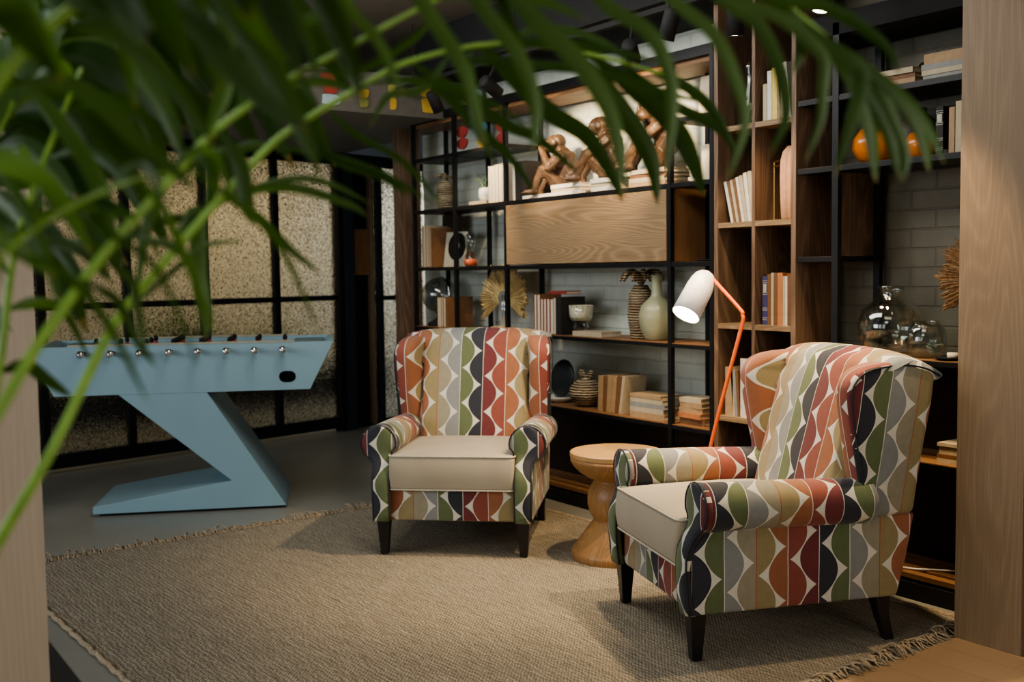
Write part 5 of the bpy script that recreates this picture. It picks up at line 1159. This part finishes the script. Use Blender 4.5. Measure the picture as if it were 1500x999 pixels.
def leafribbon(bm, uv, pts, w, rr, order=9):
    P = catmull(pts, 6); n = len(P); view = Vector((-.818,.572,-.065))
    tw = rr.uniform(-.45,.45)
    rows = []
    for i, p in enumerate(P):
        u = i/(n-1); t = (P[min(i+1,n-1)]-P[max(i-1,0)]).normalized()
        s = t.cross(view)
        if s.length < .05: s = t.cross(Vector((0,0,1)))
        s.normalize(); nn = s.cross(t)
        s = (s*math.cos(tw)+nn*math.sin(tw)); nn = s.cross(t)
        prof = min(1, (.22+3.2*u))*(1-max(0,(u-.45)/.55)**2.2)**.75 if u < 1 else .04
        ww = w*.5*max(.05, prof)
        rows.append([(bm.verts.new(p+s*ww*a+nn*ww*.28*abs(a)), (a*.5+.5, u)) for a in (-1,-.5,0,.5,1)])
    for a, b_ in zip(rows, rows[1:]):
        for k in range(4):
            q4 = (a[k],a[k+1],b_[k+1],b_[k])
            f = bm.faces.new([v for v,_ in q4]); f.smooth = True
            for l, (_, c) in zip(f.loops, q4): l[uv].uv = c
rr = random.Random(21)
for key, (rac, lv) in FRONDS.items():
    P = catmull(rac, 5); n = len(P)
    b = BM(); tube(b, P, [.0064*(.45 if key in 'fh' else 1)*(1-.62*i/n) for i in range(n)], 8)
    st = obj('frond_stem', b, M['stem'], palm, True)
    for mat_, sel in (('leaf', 0), ('leafdark', 1)):
        b = BM(); uv = b.loops.layers.uv.verify(); tube(b, P, .0015, 4)
        for i, (pts, w) in enumerate(lv):
            dark = (i % 3 == 1) if key in 'abc' else (i % 2)
            if key == 'a': dark = i < 12 or dark
            if key == 'c': dark = i in (16, 20, 24)
            if bool(dark) == bool(sel): leafribbon(b, uv, pts, w*1.05, rr)
        o = obj('leaflets', b, M[mat_], st)
# planter standing out of view below the fronds
pb = Vector((FR_END[0], FR_END[1], 0))
obj('planter', lathe(BM(), [(0,0),(.15,0),(.19,.36),(.20,.38),(.175,.38),(.17,.33),(0,.32)], pb, seg=40), M['slate'], palm, True)
for key, (rac, lv) in FRONDS.items():
    p = Vector(rac[0])
    q1 = Vector((pb.x+rr.uniform(-.04,.04), pb.y+rr.uniform(-.04,.04), .30))
    d0 = (Vector(rac[0])-Vector(rac[1])).normalized()
    obj('frond_base', tube(BM(), catmull([p, p+d0*.12, q1.lerp(p,.35), q1], 5), .0055, 8), M['stem'], palm, True)

# ================================================================== LIGHT
w = bpy.data.worlds.new('world'); sc.world = w; w.use_nodes = True
w.node_tree.nodes['Background'].inputs[0].default_value = (.55,.62,.72,1); w.node_tree.nodes['Background'].inputs[1].default_value = .06
def area(name, loc, aim, size, energy, col, sy=None, spread=None):
    L = bpy.data.lights.new(name, 'AREA'); L.energy = energy; L.color = col; L.size = size
    if sy: L.shape = 'RECTANGLE'; L.size_y = sy
    if spread: L.spread = R(spread)
    o = bpy.data.objects.new(name, L); COL.objects.link(o); o.location = loc
    o.rotation_euler = (Vector(aim)-Vector(loc)).to_track_quat('-Z','Y').to_euler()
    return o
# daylight from tall windows behind and beside the camera
area('window_daylight', (-2.4,-3.0,1.9), (-4.6,3.2,.8), 2.6, 48, (.95,.97,.96), 1.8)
area('side_daylight', (1.7,1.6,1.7), (-2.6,2.9,.5), 1.6, 42, (1.0,.93,.82), 1.4)
area('left_daylight', (-5.0,-3.0,1.9), (-5.6,1.6,.7), 2.0, 70, (.88,.94,1.0), 1.6)
# room behind the glass
def gl(name, lx, ly, lz, ax, ay, az, size, en, col):
    area(name, GM @ Vector((lx,ly,lz)), GM @ Vector((ax,ay,az)), size, en, col)
gl('backroom_light', .6, .7, 2.3, .2, 1.7, 1.1, 1.2, 12, (1,.88,.70))
gl('backroom_light', 2.5, .9, 2.3, 2.7, 1.7, 1.5, .5, 17, (1,.84,.58))
gl('backroom_light', -1.6, .7, 2.3, -1.6, 1.7, 1.1, 1.0, 9, (.95,.90,.80))
gl('backroom_light', 4.6, .7, 2.3, 5.2, 1.7, 1.2, 1.0, 45, (.9,.95,1))
# added fills: soft wash over the shelving, overhead light on the palm
area('shelf_fill', (-4.2,2.2,2.75), (-4.4,4.05,1.1), 2.4, 40, (1,.97,.90), .5)
area('shelf_fill', (-2.0,1.9,2.75), (-2.6,4.05,1.2), 1.0, 5, (1,.88,.72), .4)
area('palm_fill', (-1.6,.2,2.7), (-1.2,.9,1.5), 1.0, 11, (.90,.96,1.0), .8)
# track spots
spot(-3.81, 3.38, 2.33, (-4.35,4.05,1.95), 'black track spotlight aimed at the carved monkeys, left of the lit pair', 90, 66, lit=False)
spot(-3.19, 3.40, 2.33, (-3.34,3.56,.6), 'black track spotlight glowing in front of the wooden bookcase', 44, 84)
spot(-2.75, 3.40, 2.34, (-2.95,3.0,.3), 'brightest black track spotlight near the top right, above the armchair', 130, 74)
spot(-4.9, 3.36, 2.33, (-5.0,4.05,1.95), 'dark track spotlight above the left carved monkey', 70, 70, lit=False)
spot(-2.25, 3.2, 2.34, (-2.3,3.25,.0), 'black track spotlight beside the right wooden pillar', 85, 60, lit=False)
spot(-3.4, 3.2, 2.33, (-4.0,3.0,.3), 'black track spotlight above the turned side table', 135, 70, lit=False)
spot(-5.6, 3.40, 2.33, (-5.8,4.05,1.3), 'black track spotlight above the dried palm fan', 45, 74, lit=False)

# ================================================================== CAMERA
cam = bpy.data.cameras.new('camera'); co = bpy.data.objects.new('camera', cam); COL.objects.link(co)
f_, pi_, ro_, ps_ = 1560., .0647339, -.0133554, .9603817
fw = Vector((-math.sin(ps_)*math.cos(pi_), math.cos(ps_)*math.cos(pi_), -math.sin(pi_)))
r0 = Vector((math.cos(ps_), math.sin(ps_), 0)); u0 = r0.cross(fw)
rx = r0*math.cos(ro_)+u0*math.sin(ro_); ux = -r0*math.sin(ro_)+u0*math.cos(ro_)
co.matrix_world = Matrix(((rx.x,ux.x,-fw.x,0),(rx.y,ux.y,-fw.y,0),(rx.z,ux.z,-fw.z,1.35),(0,0,0,1)))
cam.sensor_width = 36; cam.lens = 36*f_/1500
cam.dof.use_dof = True; cam.dof.focus_distance = 3.7; cam.dof.aperture_fstop = 3.2
cam.clip_start = .05
sc.camera = co
